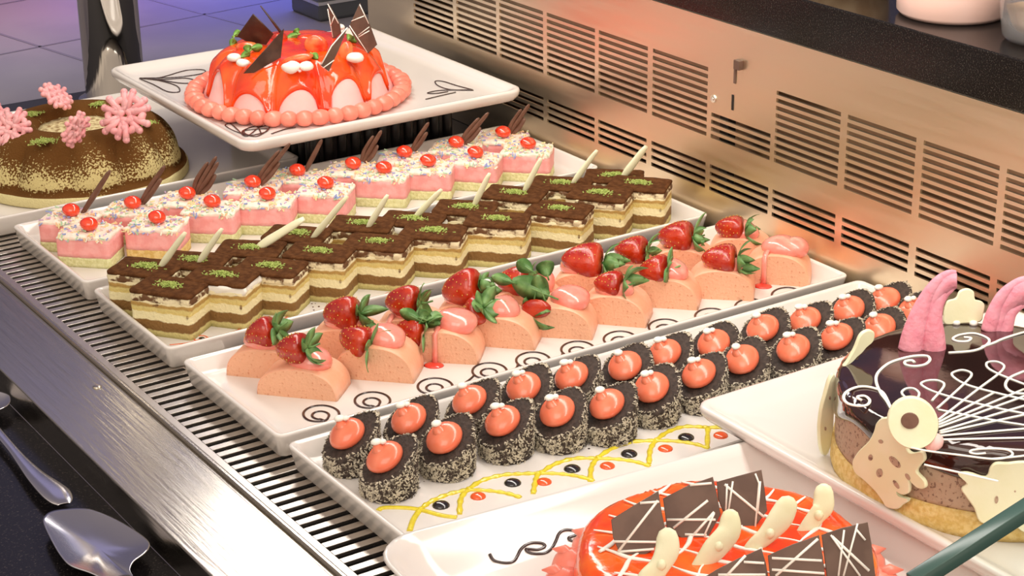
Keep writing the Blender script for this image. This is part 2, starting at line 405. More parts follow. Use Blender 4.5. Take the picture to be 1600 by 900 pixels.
mb = MB(); p = PX(1157, 101, WX); mb.box((WX - 0.005, p.y - 0.0038, p.z - 0.004), (WX, p.y + 0.0038, p.z + 0.0045))
p = PX(1149, 115, WX); mb.box((WX - 0.001, p.y - 0.0015, p.z - 0.009), (WX, p.y + 0.0015, p.z + 0.006)); mb.build('hook_bracket', 'shard', wall, bevel=0.0008)
mb = MB(); p = PX(1145, 160, WX); mb.box((WX - 0.0006, p.y - 0.0012, p.z - 0.007), (WX, p.y + 0.0012, p.z + 0.007)); mb.build('key_slot', 'void', wall)
mb = MB(); p = PX(1137, 190, WX + .016); mb.box((WX + 0.012, p.y - 0.006, 0.02), (WX + 0.0205, p.y + 0.006, 0.15)); mb.build('inner_bracket', 'void', wall)
mb = MB(); mb.box((WX + 0.034, YN, 0), (WX + 0.039, YF + 0.0, ZT)); mb.box((WX + 0.0022, YF - 0.003, 0), (WX + 0.034, YF, ZT))
struct(mb.build('trim_duct', steel('duct_steel', (0.45, 0.34, 0.25), 0.35, (1, 1, 1))))

# deck under the trays, the slotted grille and the front ledge
mb = MB(); mb.box((-0.30, -0.9, -0.03), (WX + 0.06, 0.80, -0.0005)); mb.box((-0.42, 0.62, -0.03), (-0.30, 0.80, -0.0005))
struct(mb.build('trim_deck', mat('dark_deck', (0.03, 0.028, 0.032), 0.2)))
mb = MB(); mb.box((-0.348, -0.9, -0.06), (-0.298, 0.62, -0.03)); struct(mb.build('trim_duct_floor', 'void'))
mb = MB()
mb.box((-0.3500, -0.66, -0.0015), (-0.3440, 0.62, 0.0002)); mb.box((-0.3005, -0.66, -0.0015), (-0.262, 0.62, 0.0002))
y = 0.1977 - 0.012 * 72; n = 0
while y < 0.62:
    mb.box((-0.3442, y + 0.00300, -0.0025), (-0.3003, y + 0.012 - 0.0027, 0.0002)); y += 0.012
gr = tag(mb.build('air_grille', 'grille', bevel=0.0004), 'slotted steel air grille running beside the white trays', 'grille')
mb = MB()
mb.box((-0.4195, -0.9, -0.025), (-0.3575, 0.80, 0.0)); mb.box((-0.3575, -0.9, -0.02), (-0.3535, 0.80, -0.0022)); mb.box((-0.3535, -0.9, -0.02), (-0.3500, 0.80, 0.0009))
ld = tag(mb.build('steel_ledge', 'strip', bevel=0.0009), 'long brushed stainless steel ledge along the front of the display', 'ledge')
mb = MB(); p = P(152, 605, 0)
mb.lathe([(0.0034, 0), (0.0034, 0.0006), (0.0022, 0.0012), (0.0010, 0.0012)], 16, c=(p.x, p.y)); mb.build('screw', 'strip', ld)
mb = MB(); mb.box((-1.3, -1.1, -0.055), (-0.4195, 1.2, -0.025)); struct(mb.build('trim_counter', 'granite'))
mb = MB(); mb.box((WX + 0.0003, -0.9, ZT), (WX + 0.45, 0.50, 0.2385)); struct(mb.build('trim_shelf', 'granite2', bevel=0.0012))

# polished post and the cabinet out in the room
mb = MB(); mb.lathe([(0.0335, -0.0005), (0.0335, 0.6)], 40, c=(-0.05, 0.742)); mb.lathe([(0.042, -0.0005), (0.042, 0.004), (0.036, 0.006)], 40, c=(-0.05, 0.742))
tag(mb.build('support_post', 'chrome'), 'mirror-polished steel post behind the cocoa-dusted ring cake', 'post')
p = P(500, 35, -0.9); q = P(455, 17, -0.9)
cb = thing('metal_cabinet', 'dark grey metal cabinet on the floor beyond the counter', 'cabinet', (p.x, p.y, -0.9), math.atan2(q.y - p.y, q.x - p.x) - PI / 2)
L = (q - p).length
mb = MB(); mb.box((0, 0, 0), (0.55, L, 0.8)); mb.build('body', 'darkbox', cb, bevel=0.01)
mb = MB(); mb.box((-0.004, -0.003, 0.055), (0.55, L, 0.065)); mb.build('trim_strip', 'paletrim', cb)


# ================================================================== trays and plates
def tray(x0, x1, y0, y1, label, rz=0.0):
    cx, cy = (x0 + x1) / 2, (y0 + y1) / 2; hx, hy = (x1 - x0) / 2, (y1 - y0) / 2
    t = thing('serving_tray', label, 'tray', (cx, cy, 0.0006), rz, 'white ceramic serving trays')
    prof = [(0.010, 0), (0.004, 0.0015), (0.0006, 0.0175), (0.0002, 0.0190), (0.0008, 0.0198), (0.0020, 0.0200), (0.0036, 0.0196), (0.0046, 0.0184),
            (0.0085, 0.0100), (0.0100, 0.0080), (0.0125, 0.0069), (0.018, 0.0066)]
    dish_mb(hx, hy, 0.007, prof).build('dish', 'ceramic', t)
    return t
TZ = 0.0072
t1 = tray(-0.3145, 0.2195, 0.1735, 0.347, 'white rectangular tray under the pink mousse squares')
t2 = tray(-0.3145, 0.2195, 0.0040, 0.157, 'white rectangular tray under the tiramisu squares')
t3 = tray(-0.3145, 0.2195, -0.181, -0.020, 'white rectangular tray under the strawberry mousse half-rounds')
t4 = tray(-0.3145, 0.2195, -0.3690, -0.192, 'white tray with yellow piped lattice under the coconut-coated rolls')
t0 = tray(-0.345, -0.006, 0.372, 0.70, 'white square tray under the cocoa-dusted ring cake')


def deco(root, name, pxs, z, r, m, k=6, flat=0.7, closed=False, label=None, knob=0.0):
    mb = MB()
    for line in pxs:
        pts = smooth([P(x, y, z) for x, y in line], k, closed)
        pts = [local(root, p) for p in pts]
        if knob: mb.tube(pts, lambda t: r * (1 + knob * math.sin(t * len(pts) * 1.9)), 7, 0, flat, up=(0, 0, 1))
        else: mb.tube(pts, r, 7, 0, flat, up=(0, 0, 1))
    o = mb.build(name, m, root)
    if label: o['label'] = label
    return o
def deco_on(root, dish, name, pxs, r, m, k=6):
    from mathutils.bvhtree import BVHTree
    bpy.context.view_layer.update()
    me = dish.data; mw = Matrix.Translation(root.location) @ Matrix.Rotation(root.rotation_euler.z, 4, 'Z')
    bv = BVHTree.FromPolygons([mw @ v.co for v in me.vertices], [tuple(p.vertices) for p in me.polygons])
    for line in pxs:
        mb = MB(); pts = []
        for q in smooth([Vector((x, y, 0)) for x, y in line], k):
            h = bv.ray_cast(CAM, ray(q.x, q.y).normalized())
            if h[0] is not None: pts.append(local(root, h[0] + (h[1] if h[1].z > 0 else -h[1]) * .0003))
        if len(pts) > 2: mb.tube(pts, r, 7, 0, .7, up=(0, 0, 1)); mb.build(name, m, root)
def dots(root, name, pxs, z, r, m, h=0.45, label=None):
    for x, y in pxs:
        mb = MB(); mb.ball(local(root, P(x, y, z)), (r, r, r * h), 14, 8); o = mb.build(name, m, root)
        if label: o['label'] = label


# tray 3: chocolate loops
C3 = [(502, 647), (582, 626), (680, 604), (765, 580), (833, 563), (903, 546), (969, 530), (1039, 511), (1111, 494), (1173, 479), (1230, 461)]
for i, (cx, cy) in enumerate(C3):
    s = lerp(1.0, 0.86, i / 10); pts = []
    for k in range(34):
        t_ = k / 33; a = (.22 - 3.75 * t_) * PI; rr = 1.0 if t_ < .40 else (lerp(1.0, .47, (t_ - .40) / .15) if t_ < .55 else .47)
        pts.append((cx + 28 * s * rr * math.cos(a) - 2 * (1 - rr), cy + 13.5 * s * rr * math.sin(a) + 4 * (1 - rr)))
    pts.append((cx + 14 * s, cy + 15 * s))
    lines = [pts]
    if i >= 2 and i < 10:
        nx, ny = C3[i + 1]; lines.append([(cx + 10 * s, cy + 11 * s), (cx + 30, cy + 4), (lerp(cx, nx, .62), lerp(cy, ny, .62) + 5), (nx - 24, ny + 6)])
    if i == 10: lines.append([(cx + 10, cy + 5), (cx + 60, cy - 1), (cx + 100, cy - 4)])
    deco(t3, 'chocolate_swirl', lines, TZ + .0002, 0.00105, 'plum', k=3)
# tray 4: yellow lattice with dots
nodes4 = [(656, 797), (730, 766), (844, 740), (932, 717), (1024, 689), (1098, 668)]
deco(t4, 'yellow_icing_line', [[(591, 798), (600, 794), (630, 794), (656, 797), (690, 806), (714, 809)], [(656, 797), (646, 812), (640, 830)]], TZ, 0.0021, 'yellow')
for i in range(5):
    (x0, y0), (x1, y1) = nodes4[i], nodes4[i + 1]; dx = x1 - x0; 
    tail = [(x1, y1), (x1 + 30, y1 + 1), (x1 + 60, y1 + 5), (x1 + 84, y1 + 12)]
    drop = [(x1, y1), (x1 - 8, y1 + 14), (x1 - 10, y1 + 36)] if i != 4 else [(x1 + 8, y1), (x1 + 7, y1 + 32)]
    up = [(x0, y0), (x0 + dx * .25, y0 + (y1 - y0) * .25 - 8), (x0 + dx * .6, y0 + (y1 - y0) * .6 - 9), (x1, y1)]
    if i == 0: up = [(656, 797), (672, 785), (700, 773), (730, 766)]
    if i == 0: drop = [(730, 766), (720, 780), (718, 804)]
    if i == 1: up = [(730, 766), (752, 752), (785, 743), (815, 741), (844, 740)]; drop = [(840, 741), (836, 755), (833, 772)]
    if i == 4: tail = tail[:2]
    deco(t4, 'yellow_icing_line', [up], TZ, 0.0021, 'yellow', knob=0.25); deco(t4, 'yellow_icing_line', [tail, drop], TZ, 0.0020, 'yellow', knob=0.2)
dots(t4, 'dark_syrup_dot', [(689, 790), (801, 755), (894, 733), (983, 709.6), (1072, 684)], TZ, 0.0060, 'blackdot')
dots(t4, 'red_jelly_dot', [(747, 776), (850, 753.5), (949, 728.6), (1039.6, 701.5), (1126, 681)], TZ, 0.0054, 'reddot')
# tray 2: thin red line with eye dots
line2 = [(265, 539), (292, 536), (315, 530), (345, 524), (380, 514), (410, 508), (455, 500), (520, 483), (600, 466), (640, 456), (690, 446), (800, 421), (870, 404), (930, 388), (1010, 372), (1060, 358)]
deco(t2, 'red_icing_line', [line2], TZ, 0.0007, 'redline')
for x, y in [(315, 530), (383, 513), (455, 500), (610, 463), (687, 444), (927, 388), (965, 384), (1008, 372)]:
    ring = [(x + 11 * math.cos(a), y + 5.5 * math.sin(a)) for a in [2 * PI * k / 12 for k in range(13)]]
    deco(t2, 'red_icing_ring', [ring], TZ, 0.0007, 'redline', k=2); dots(t2, 'dark_syrup_dot', [(x, y - 1)], TZ, 0.0026, 'blackdot')
# tray 1: faint arcs with red dots
for x, y in [(572, 354), (645, 331), (723, 312), (805, 295)]:
    deco(t1, 'chocolate_arc', [[(x - 48, y + 10), (x - 25, y), (x, y - 4), (x + 25, y - 4), (x + 45, y)]], TZ, 0.0006, 'plum')
    dots(t1, 'red_jelly_dot', [(x, y)], TZ, 0.0042, 'reddot'); dots(t1, 'dark_syrup_dot', [(x + 2, y - 2)], TZ + 0.002, 0.0018, 'blackdot')


# ================================================================== pink mousse squares
def rough_box(hx, hy, z0, z1, amp, nf, seed, nx=10, ny=8, nzz=3, over=0.0, r=0.003, topamp=None):
    """box with a noisy surface, closed; rounded vertical corners"""
    mb = MB(); rs = []; topamp = amp if topamp is None else topamp
    base = rrect(hx, hy, r, 3); pts = []
    n = len(base)
    for i in range(n):       # densify
        a = Vector((*base[i], 0)); b = Vector((*base[(i + 1) % n], 0)); k = max(1, int((b - a).length / 0.004))
        for j in range(k): pts.append(a.lerp(b, j / k))
    off = Vector((seed * 3.1, seed * 1.7, seed * 0.9))
    def disp(p, am):
        nn = noise.noise_vector((p + off) * nf); return p + Vector((nn.x, nn.y, nn.z * 0.6)) * am
    zs = [z0] + [lerp(z0, z1, (i + 1) / (nzz + 1)) for i in range(nzz)] + [z1]
    for i, z in enumerate(zs):
        e = over * math.sin(PI * i / (len(zs) - 1))
        rs.append([disp(Vector((p.x * (1 + e / hx), p.y * (1 + e / hy), z)), amp if i else amp * 0.3) for p in pts])
    for s in (0.985, 0.94, 0.8, 0.6, 0.4, 0.2, 0.03):
        lift = 0.0006 if s < 0.95 else 0.0
        rs.append([disp(Vector((p.x * s, p.y * s, z1 + lift)), topamp) for p in pts])
    mb.rings(rs, 0, True, True); return mb


def flakes(n, fpos, L, W, T, seed, jitter=1.0, nm=1):
    rnd = random.Random(seed); mb = MB()
    for i in range(n):
        p, nrm = fpos(rnd)
        d = Vector((rnd.gauss(0, 1), rnd.gauss(0, 1), rnd.gauss(0, 1))); d = d - Vector(nrm) * d.dot(nrm) * (1 - 0.35 * jitter); d.normalize()
        a = d.cross(Vector(nrm)); a = a.normalized() if a.length > 1e-5 else d.orthogonal().normalized(); b = d.cross(a)
        l = L * rnd.uniform(.6, 1.2) / 2; ww = W * rnd.uniform(.7, 1.3) / 2; t = T / 2; p = Vector(p)
        c = [p + d * sx * l + a * sy * ww + b * sz * t for sz in (-1, 1) for sx, sy in ((-1, -1), (1, -1), (1, 1), (-1, 1))]
        mb.add(c, [(0, 3, 2, 1), (4, 5, 6, 7), (0, 1, 5, 4), (1, 2, 6, 5), (2, 3, 7, 6), (3, 0, 4, 7)], rnd.randrange(nm), False)
    return mb


def cherry_mb(r=0.0082):
    mb = MB(); mb.ball((0, 0, 0), (r, r * 0.92, r * 0.72), 18, 12, nz=0.10, nf=150); return mb
ZP = 0.0292
def pink_proto(seed, golden=False):
    t = thing('pink_mousse_square', 'x', 'cake'); hx, hy = 0.0245, 0.0182
    rough_box(hx, hy, 0.0, 0.0092, 0.0006, 200, seed).build('sponge_base', 'sponge2' if golden else 'sponge', t)
    rough_box(hx, hy, 0.0090, 0.0255, 0.0007, 110, seed + 1).build('mousse', 'pinkmousse', t)
    rough_box(hx - 0.0004, hy - 0.0004, 0.0245, 0.0282, 0.0022, 150, seed + 2, nzz=2, over=0.0006, topamp=0.0018).build('cream_topping', 'cream', t)
    def fp(r):
        if r.random() < 0.8: return (r.uniform(-hx, hx) * .96, r.uniform(-hy, hy) * .95, 0.0292 + r.uniform(-.0002, .0012)), (0, 0, 1)
        return (r.uniform(-hx, hx), -hy - 0.0006, r.uniform(.0245, .0285)), (0, -1, 0.3)
    o = flakes(110, fp, 0.0038, 0.0010, 0.0010, seed, 0.4, 6).build('sprinkles', SPR, t); o['kind'] = 'stuff'
    cherry_mb().build('cherry', 'cherry', t, loc=(0.001, -0.001, 0.0345))
    return t
ORD = ['first', 'second', 'third', 'fourth', 'fifth', 'sixth', 'seventh', 'eighth', 'ninth', 'tenth', 'eleventh', 'twelfth', 'thirteenth']
def ordn(i, n):
    if i == 0: return 'leftmost'
    if i == n - 1: return 'rightmost'
    return ORD[i] + ' from the left'
protos = [pink_proto(11), pink_proto(23), pink_proto(37)]; goldp = pink_proto(41, True); used = set()
def place(proto, loc, rz, label, group):
    if proto.name in used: o = copy_tree(proto)
    else: o = proto; used.add(proto.name)
    o.location = loc; o.rotation_euler = (0, 0, rz); o['label'] = label; o['group'] = group
    return o
D = math.radians
A1 = [(138, 351), (244, 340), (330, 315), (416, 303), (507, 286), (598, 262), (667, 251), (741, 238), (823, 224)]
for i, (x, y) in enumerate(A1):
    p = P(x + 1, y + 7, 0.0292 + TZ); pr = goldp if i == 1 else protos[i % 3]
    place(pr, (p.x, p.y, TZ), D(-41 + (i * 37 % 7 - 3)), 'pink mousse square with sprinkles and cherry, %s in the front row' % ordn(i, 9), 'pink mousse squares')
A2 = [(108, 329), (204, 317), (289, 302), (391, 284), (461, 266), (548, 255), (628, 237), (709, 222), (782, 206)]
F2 = [((130, 332), (172, 266), 1), ((220, 320), (266, 252), 2), ((306, 304), (346, 238), 4), ((401, 290), (453, 224), 3), ((477, 268), (503, 218), 1),
      ((567, 254), (596, 204), 3), ((643, 238), (677, 186), 2), ((721, 226), (763, 176), 3), ((796, 210), (827, 163), 3)]
def standing(px0, px1, z0, lean=0.0):
    """foot at height z0, tip in the upright plane facing the camera"""
    a = P(px0[0], px0[1], z0); b = PN(px1[0], px1[1], a, Vector((FRONT.x, FRONT.y, lean))); return a, b
for i, (x, y) in enumerate(A2):
    p = P(x + 3, y + 7, 0.0292 + TZ)
    o = place(protos[(i + 1) % 3], (p.x, p.y, TZ), D(-41 + (i * 23 % 7 - 3)), 'pink mousse square with chocolate feather, %s in the back row' % ordn(i, 9), 'pink mousse squares')
    f0, f1, n = F2[i]; a, b = standing(f0, f1, 0.029 + TZ); a, b = local(o, a), local(o, b)
    side = local(o, o.location + RIGHT); mb = MB(); d = b - a; a = a - d * 0.10
    for k in range(n):
        u = (k - (n - 1) / 2); tip = b - d * (0.10 + 0.13 * abs(u + 0.5)) * (1 if u else 0.0) + side * 0.0046 * u
        if k == n - 1 and n > 1: tip = tip - d * 0.16
        mid = a.lerp(tip, 0.55) + side * 0.0024 * u
        mb.tube(smooth([a + side * 0.0004 * u, a.lerp(mid, .5) + side * 0.0005 * u, mid, tip], 5), lambda t: 0.0013 + 0.0017 * math.sin(PI * min(1, t * 0.78 + 0.08)) if t < .96 else 0.0011, 8, 0, 0.55)
    mb.build('chocolate_feather', 'choc', o)

# ================================================================== tiramisu squares
def moss_mb(seed, rx=0.0115, ry=0.0062, n=300, z=0.0):
    def fp(r):
        a = r.uniform(0, 2 * PI); q = abs(r.gauss(0, .5)); return (rx * q * math.cos(a), ry * q * math.sin(a), z + 0.0022 * max(0, 1 - q) * r.random()), (0, 0, 1)
    return flakes(n, fp, 0.0024, 0.0007, 0.0007, seed, 1.6)
def tira_proto(seed, damaged=False):
    t = thing('tiramisu_square', 'x', 'cake'); hx, hy = 0.0270, 0.0180
    rough_box(hx, hy, 0.0, 0.0300, 0.0009, 90, seed, nzz=6).build('cake_layers', 'tira', t)
    rough_box(hx - .0002, hy - .0002, 0.0285, 0.0352, 0.0020 if not damaged else 0.0036, 130, seed + 1, nzz=3, over=0.0006).build('cream_layer', 'tiracream' if not damaged else 'white', t)
    rough_box(hx + .0002, hy + .0002, 0.0348, 0.0372, 0.0010, 120, seed + 2, nzz=1, over=0.0003, topamp=0.0006).build('cocoa_top', 'cocoa', t)
    o = moss_mb(seed, z=0.0382).build('pistachio_crumbs', 'moss', t); o['kind'] = 'stuff'
    return t
tp = [tira_proto(3), tira_proto(5), tira_proto(9)]; tdam = tira_proto(14, True)
B1 = [(268, 442), (350, 427), (425, 409), (502, 390), (593, 373), (680, 355), (780, 340), (877, 320), (940, 298), (1002, 283)]
for i, (x, y) in enumerate(B1):
    p = P(x - 3, y + 2, 0.0385 + TZ)
    place(tdam if i == 1 else tp[i % 3], (p.x, p.y, TZ), D(-48 + (i * 29 % 7 - 3) * 1.6), 'tiramisu square with pistachio crumbs, %s in the front row' % ordn(i, 10), 'tiramisu squares').scale = (1, 1, 1 + .035 * math.sin(i * 2.4))
B2 = [(224, 414), (299, 402), (387, 381), (460, 361), (562, 346), (640, 336), (723, 319), (800, 299), (873, 281), (955, 269)]
S2 = [((252, 417), (290, 366)), ((312, 409), (347, 358)), ((405, 383), (475, 338)), ((490, 371), (543, 308)), ((576, 355), (606, 307)), ((650, 336), (690, 293)),
      ((741, 320), (765, 270)), ((820, 299), (846, 250)), ((896, 284), (933, 233)), ((975, 273), (1010, 226))]
for i, (x, y) in enumerate(B2):
    p = P(x + 4, y + 2, 0.0385 + TZ)
    o = place(tdam if i == 5 else tp[(i + 2) % 3], (p.x, p.y, TZ), D(-46 + (i * 31 % 7 - 3) * 1.5), 'tiramisu square with standing white chocolate stick, %s in the back row' % ordn(i, 10), 'tiramisu squares')
    o.scale = (1, 1, 1 + .03 * math.sin(i * 1.9 + 1)); a, b = standing(*S2[i], 0.038 + TZ); a, b = local(o, a), local(o, b); a = a - (b - a) * 0.08
    fat = 1.35 if i in (2, 9) else 1.0
    mb = MB(); mb.tube([a.lerp(b, k / 10) for k in range(11)], lambda t: fat * (0.0012 + 0.0022 * math.sin(PI * min(1, 0.1 + t * 0.86)) ** 1.2 + 0.0004 * math.sin(t * 9)), 10, 0, 0.6)
    mb.build('white_chocolate_stick', 'whitechoc', o)


# ================================================================== peach mousse half-rounds
def half_mb(w, h, d):
    """half-round slab: flat cut face at y=0 looking to -y, body runs back to y=d"""
    N = 26; rs = []
    for y, s in ((0.0, 0.965), (0.0006, 0.99), (0.0016, 1), (d * .3, 1.0), (d * .6, 1.0), (d * .85, .99), (d - .003, .965), (d - .0008, .92), (d, .86)):
        q = []
        for i in range(N + 1):
            a = PI * i / N; c = math.cos(a); sn = max(0.0, math.sin(a))
            q.append((w / 2 * s * math.copysign(abs(c) ** 0.88, c), y, h * s * sn ** 0.80))
        rs.append(q)
    mb = MB(); mb.rings(rs, 0, False, True)
    n = N + 1; mb.add([Vector(p) + Vector((0, -0.00005, 0)) for p in rs[0]], [tuple(range(n))], 1, False)
    return mb
def strawberry(root, p, axis, L=0.031, rm=0.0150, seed=0, leafy=1.0, flower=False, cut=False, seg=22):
    """p = centre, axis = direction from the tip to the calyx (root frame)"""
    rnd = random.Random(seed); axis = Vector(axis).normalized(); q = axis.to_track_quat('Z', 'Y').to_matrix().to_4x4(); T = Matrix.Translation(p) @ q
    prof = [(0.001, -.52), (.20, -.50), (.44, -.42), (.68, -.26), (.88, -.05), (.99, .14), (1.0, .28), (.90, .40), (.62, .475), (.25, .49), (.05, .47)]
    pr = smooth([(r, 0, z) for r, z in prof], 2)
    mb = MB(); mb.lathe([(max(v.x, .001) * rm, v.z * L) for v in pr], seg, f=lambda r, z, th, k: (r * (1 + 0.05 * math.sin(3 * th + seed)), z + 0.0006 * math.cos(2 * th + seed)), T=T)
    b = mb.build('strawberry', 'berry', root)
    sd = MB()
    for i in range(7):
        z = -.42 + i * .125; n = [5, 9, 12, 13, 13, 11, 8][i]
        rr = 0
        for a, c in zip(pr, pr[1:]):
            if a.z <= z <= c.z: rr = lerp(a.x, c.x, (z - a.z) / max(c.z - a.z, 1e-6)); break
        for j in range(n):
            th = 2 * PI * (j + .5 * (i % 2)) / n
            sd.ball(T @ Vector((rr * rm * 1.0 * math.cos(th), rr * rm * math.sin(th), z * L)), (.00042, .00042, .0006), 5, 4)
    s = sd.build('seeds', 'seed', b); s['kind'] = 'stuff'
    lf = MB()
    for k in range(int(7 * (1 if leafy else 0))):
        th = 2 * PI * k / 7 + rnd.uniform(-.3, .3); ln_ = 0.0135 * leafy * rnd.uniform(.75, 1.25); wd = 0.0041 * (0.8 + .35 * leafy) * rnd.uniform(.8, 1.2)
        lift = rnd.uniform(0.1, 1.1)
        rad = Vector((math.cos(th), math.sin(th), 0)); tg = Vector((-math.sin(th), math.cos(th), 0)); up = Vector((0, 0, 1)); rs = []
        for i in range(8):
            t = i / 7; c = rad * (0.001 + ln_ * t * math.cos(lift * t)) + up * (0.482 * L + 0.0012 + ln_ * (lift * t * t * 0.9 + 0.05 * t - .1 * t * t))
            ww = wd * (max(0, math.sin(PI * (0.10 + 0.88 * t))) ** 0.8)
            rs.append([T @ (c - tg * ww), T @ (c - up * 0.0006 + up * .0003), T @ (c + tg * ww), T @ (c + up * 0.0007)])
        lf.rings(rs, 0)
    lf.tube([T @ Vector((0, 0, .48 * L)), T @ Vector((.001, 0, .48 * L + .005)), T @ Vector((.004, .001, .48 * L + .010))], [.0013, .0009, .0008], 6)
    lf.build('calyx', 'leaf', b)
    if flower:
        fm = MB()
        for k in range(7): 
            th = 2 * PI * k / 7; fm.ball(T @ Vector((.004 * math.cos(th), .004 * math.sin(th), .48 * L + .006)), (.0032, .0032, .002), 8, 6)
        fm.build('white_blossom', 'white', b)
    return b
JF = [  # BR corner px, face height, mound px (x, y, width), berry px or None
    ((527, 628), .0225, (484, 563, 76), (456, 545, 50, -12, 25), 62),
    ((647, 600), .0275, (603, 541, 68), (556, 531, 52, 8, 38), 62),
    ((748, 570.5), .026, (712, 507, 76), (640, 519, 50, -5, 20), 60),
    ((836, 548), .025, (787, 489, 56), (742, 489, 46, -30, 60), 58),
    ((926, 532), .026, (892, 473, 66), (818, 490, 34, -5, 30), 58),
    ((1010, 513), .025, (960, 461, 66), (951, 443, 42, 0, 18), 56),
    ((1091, 485.5), .0255, (1047, 430, 62), (1022, 422, 46, -12, 35), 56),
    ((1178, 471), .0255, (1130, 428, 66), (1124, 405, 50, 0, 12), 56),
    ((1265, 449), .0265, (1222, 390, 66), None, 56)]
JB = [
    ((476, 598), .0235, (418, 543, 80), (408, 522, 52, -25, 12), 62),
    ((597, 570), .0265, (540, 511, 72), (534, 489, 56, -5, 22), 62),
    ((698, 550), .0255, (640, 492, 60), (630, 471, 54, -3, 28), 60),
    ((786, 526), .0250, (722, 470, 60), (722, 452, 62, -14, 28), 58),
    ((875, 503), .0250, (846, 450, 46), (802, 440, 50, -5, 30), 58),
    ((962, 478), .0255, (906, 431, 66), (910, 408, 60, 2, 5), 56),
    ((1050, 460), .0250, (990, 409, 62), (986, 392, 48, -4, 25), 56),
    ((1117, 436), .0250, (1066, 392, 62), (1056, 370, 52, -5, 26), 56),
    ((1205, 420), .0255, (1153, 371, 70), (1141, 356, 42, 0, 20), 56)]
def mousse(i, spec, row):
    (bx, by), h, (mx, my, mw), bs, w = spec; w = w / 1000 * 1.02; ang = D(-45 + (i * 17 % 5 - 2) * 1.2); d = 0.038
    br = P(bx, by, TZ); ax = Vector((math.cos(ang), math.sin(ang), 0)); c = br - ax * (w / 2)
    where = ordn(i, 9)
    lab = {0: 'strawberry on pink cream, %s of the front row' % where, 1: 'strawberry on pink cream, %s of the back row' % where}[row]
    if bs is None: lab = 'bare pink cream dollop, rightmost of the front row'
    t = thing('mousse_half_round', 'peach half-round mousse with ' + lab, 'dessert', (c.x, c.y, TZ), ang, 'peach mousse half-rounds')
    half_mb(w, h, d).build('mousse_body', ['jelly', 'jellyface'], t)
    # cream dollop lying along the top
    m0 = local(t, PN(mx, my, c + Vector((-ax.y, ax.x, 0)) * (d * .45), FRONT)); k = mmpx(c) * mw / 2
    m0.z = min(max(m0.z, h + 0.0005), h + 0.005); m0.y = min(max(m0.y, .012), d * .62); m0.x = max(-w * .28, min(w * .28, m0.x))
    mb = MB(); mb.ball((m0.x, m0.y, m0.z), (k * .96, 0.0150, 0.0108), 20, 12, nz=0.12, nf=70)
    if bs is None: mb.ball((m0.x + .011, m0.y, m0.z + .001), (.012, .0115, .0095), 16, 10)
    if bs is None or i == 2: mb.tube([(m0.x - .012, .006, h), (m0.x - .013, -.0005, h * .9), (m0.x - .013, -.0012, h * .4), (m0.x - .013, -.002, .0006)], [.004, .0028, .0026, .0034], 8, 0, .6)
    mb.build('pink_cream', 'jam', t)
    if bs is None or i == 2:
        mb = MB(); mb.ball((m0.x - .013, -.0055, .0002), (.008, .0062, .0018), 14, 6); mb.build('jam_puddle', 'jamred', t)
    if bs:
        sx, sy, L, tilt, yaw = bs
        ref = c + Vector((-ax.y, ax.x, 0)) * (d * .35)
        p = local(t, PN(sx, sy, ref, FRONT)); px = mmpx(c)
        a = D(-tilt); yy = D(yaw)      # calyx points right in the picture, tilted, partly away
        dirw = RIGHT * math.cos(a) * math.cos(yy) + Vector((0, 0, 1)) * math.sin(a) - FRONT * (.12 + .45 * math.cos(a) * math.sin(yy))
        dirl = Matrix.Rotation(-ang, 3, 'Z') @ dirw
        strawberry(t, p, dirl, L * px * 1.06, L * px * .50, seed=i * 7 + row, leafy=1.45 if i % 3 else 1.2, flower=(row == 1 and i == 3))
    return t
JO = [mousse(i, s, 0) for i, s in enumerate(JF)]; JK = [mousse(i, s, 1) for i, s in enumerate(JB)]
# big leaves lying over the fifth front piece, and loose leaves
def leaf_px(root, name, a, b, wid, ref, m='leaf', lift=0.004):
    p0, p1 = PN(a[0], a[1], ref, FRONT), PN(b[0], b[1], ref, FRONT); p0, p1 = local(root, p0), local(root, p1)
    d = p1 - p0; sd = d.cross(local(root, root.location + VIEW)).normalized(); nr = sd.cross(d).normalized(); rs = []; mb = MB()
    for i in range(9):
        t = i / 8; c = p0 + d * t + nr * lift * math.sin(PI * t); ww = wid * math.sin(PI * (0.06 + .9 * t)) ** .75
        rs.append([c - sd * ww + nr * ww * .35, c - nr * .0004, c + sd * ww + nr * ww * .35, c + nr * .0004])
    mb.rings(rs, 0); mb.tube([p0 - d * .25, p0, p0 + d * .5], [.0008, .0008, .0005], 6)
    mb.build(name, m, root)
ref = JO[4].location + Vector((0.0, 0.004, 0))
for a, b, wd in [((858, 462), (800, 438), .0095), ((852, 470), (838, 430), .007), ((856, 432), (850, 408), .0075), ((800, 441), (768, 432), .005), ((832, 424), (808, 408), .006), ((838, 480), (818, 468), .006)]:
    leaf_px(JO[4], 'strawberry_leaf', a, b, wd, ref)
mb = MB(); c4 = local(JO[4], PN(838, 482, ref, FRONT)); mb.ball(c4, (.012, .004, .008), 14, 8, nz=.1); mb.build('cut_strawberry', 'berry', JO[4])
ref = JO[2].location + Vector((0, .006, 0))
for a, b, wd in [((655, 500), (625, 485), .005), ((660, 498), (688, 506), .0055), ((668, 500), (690, 492), .005), ((655, 505), (668, 486), .006), ((645, 512), (636, 528), .005)]:
    leaf_px(JO[2], 'strawberry_leaf', a, b, wd, ref)


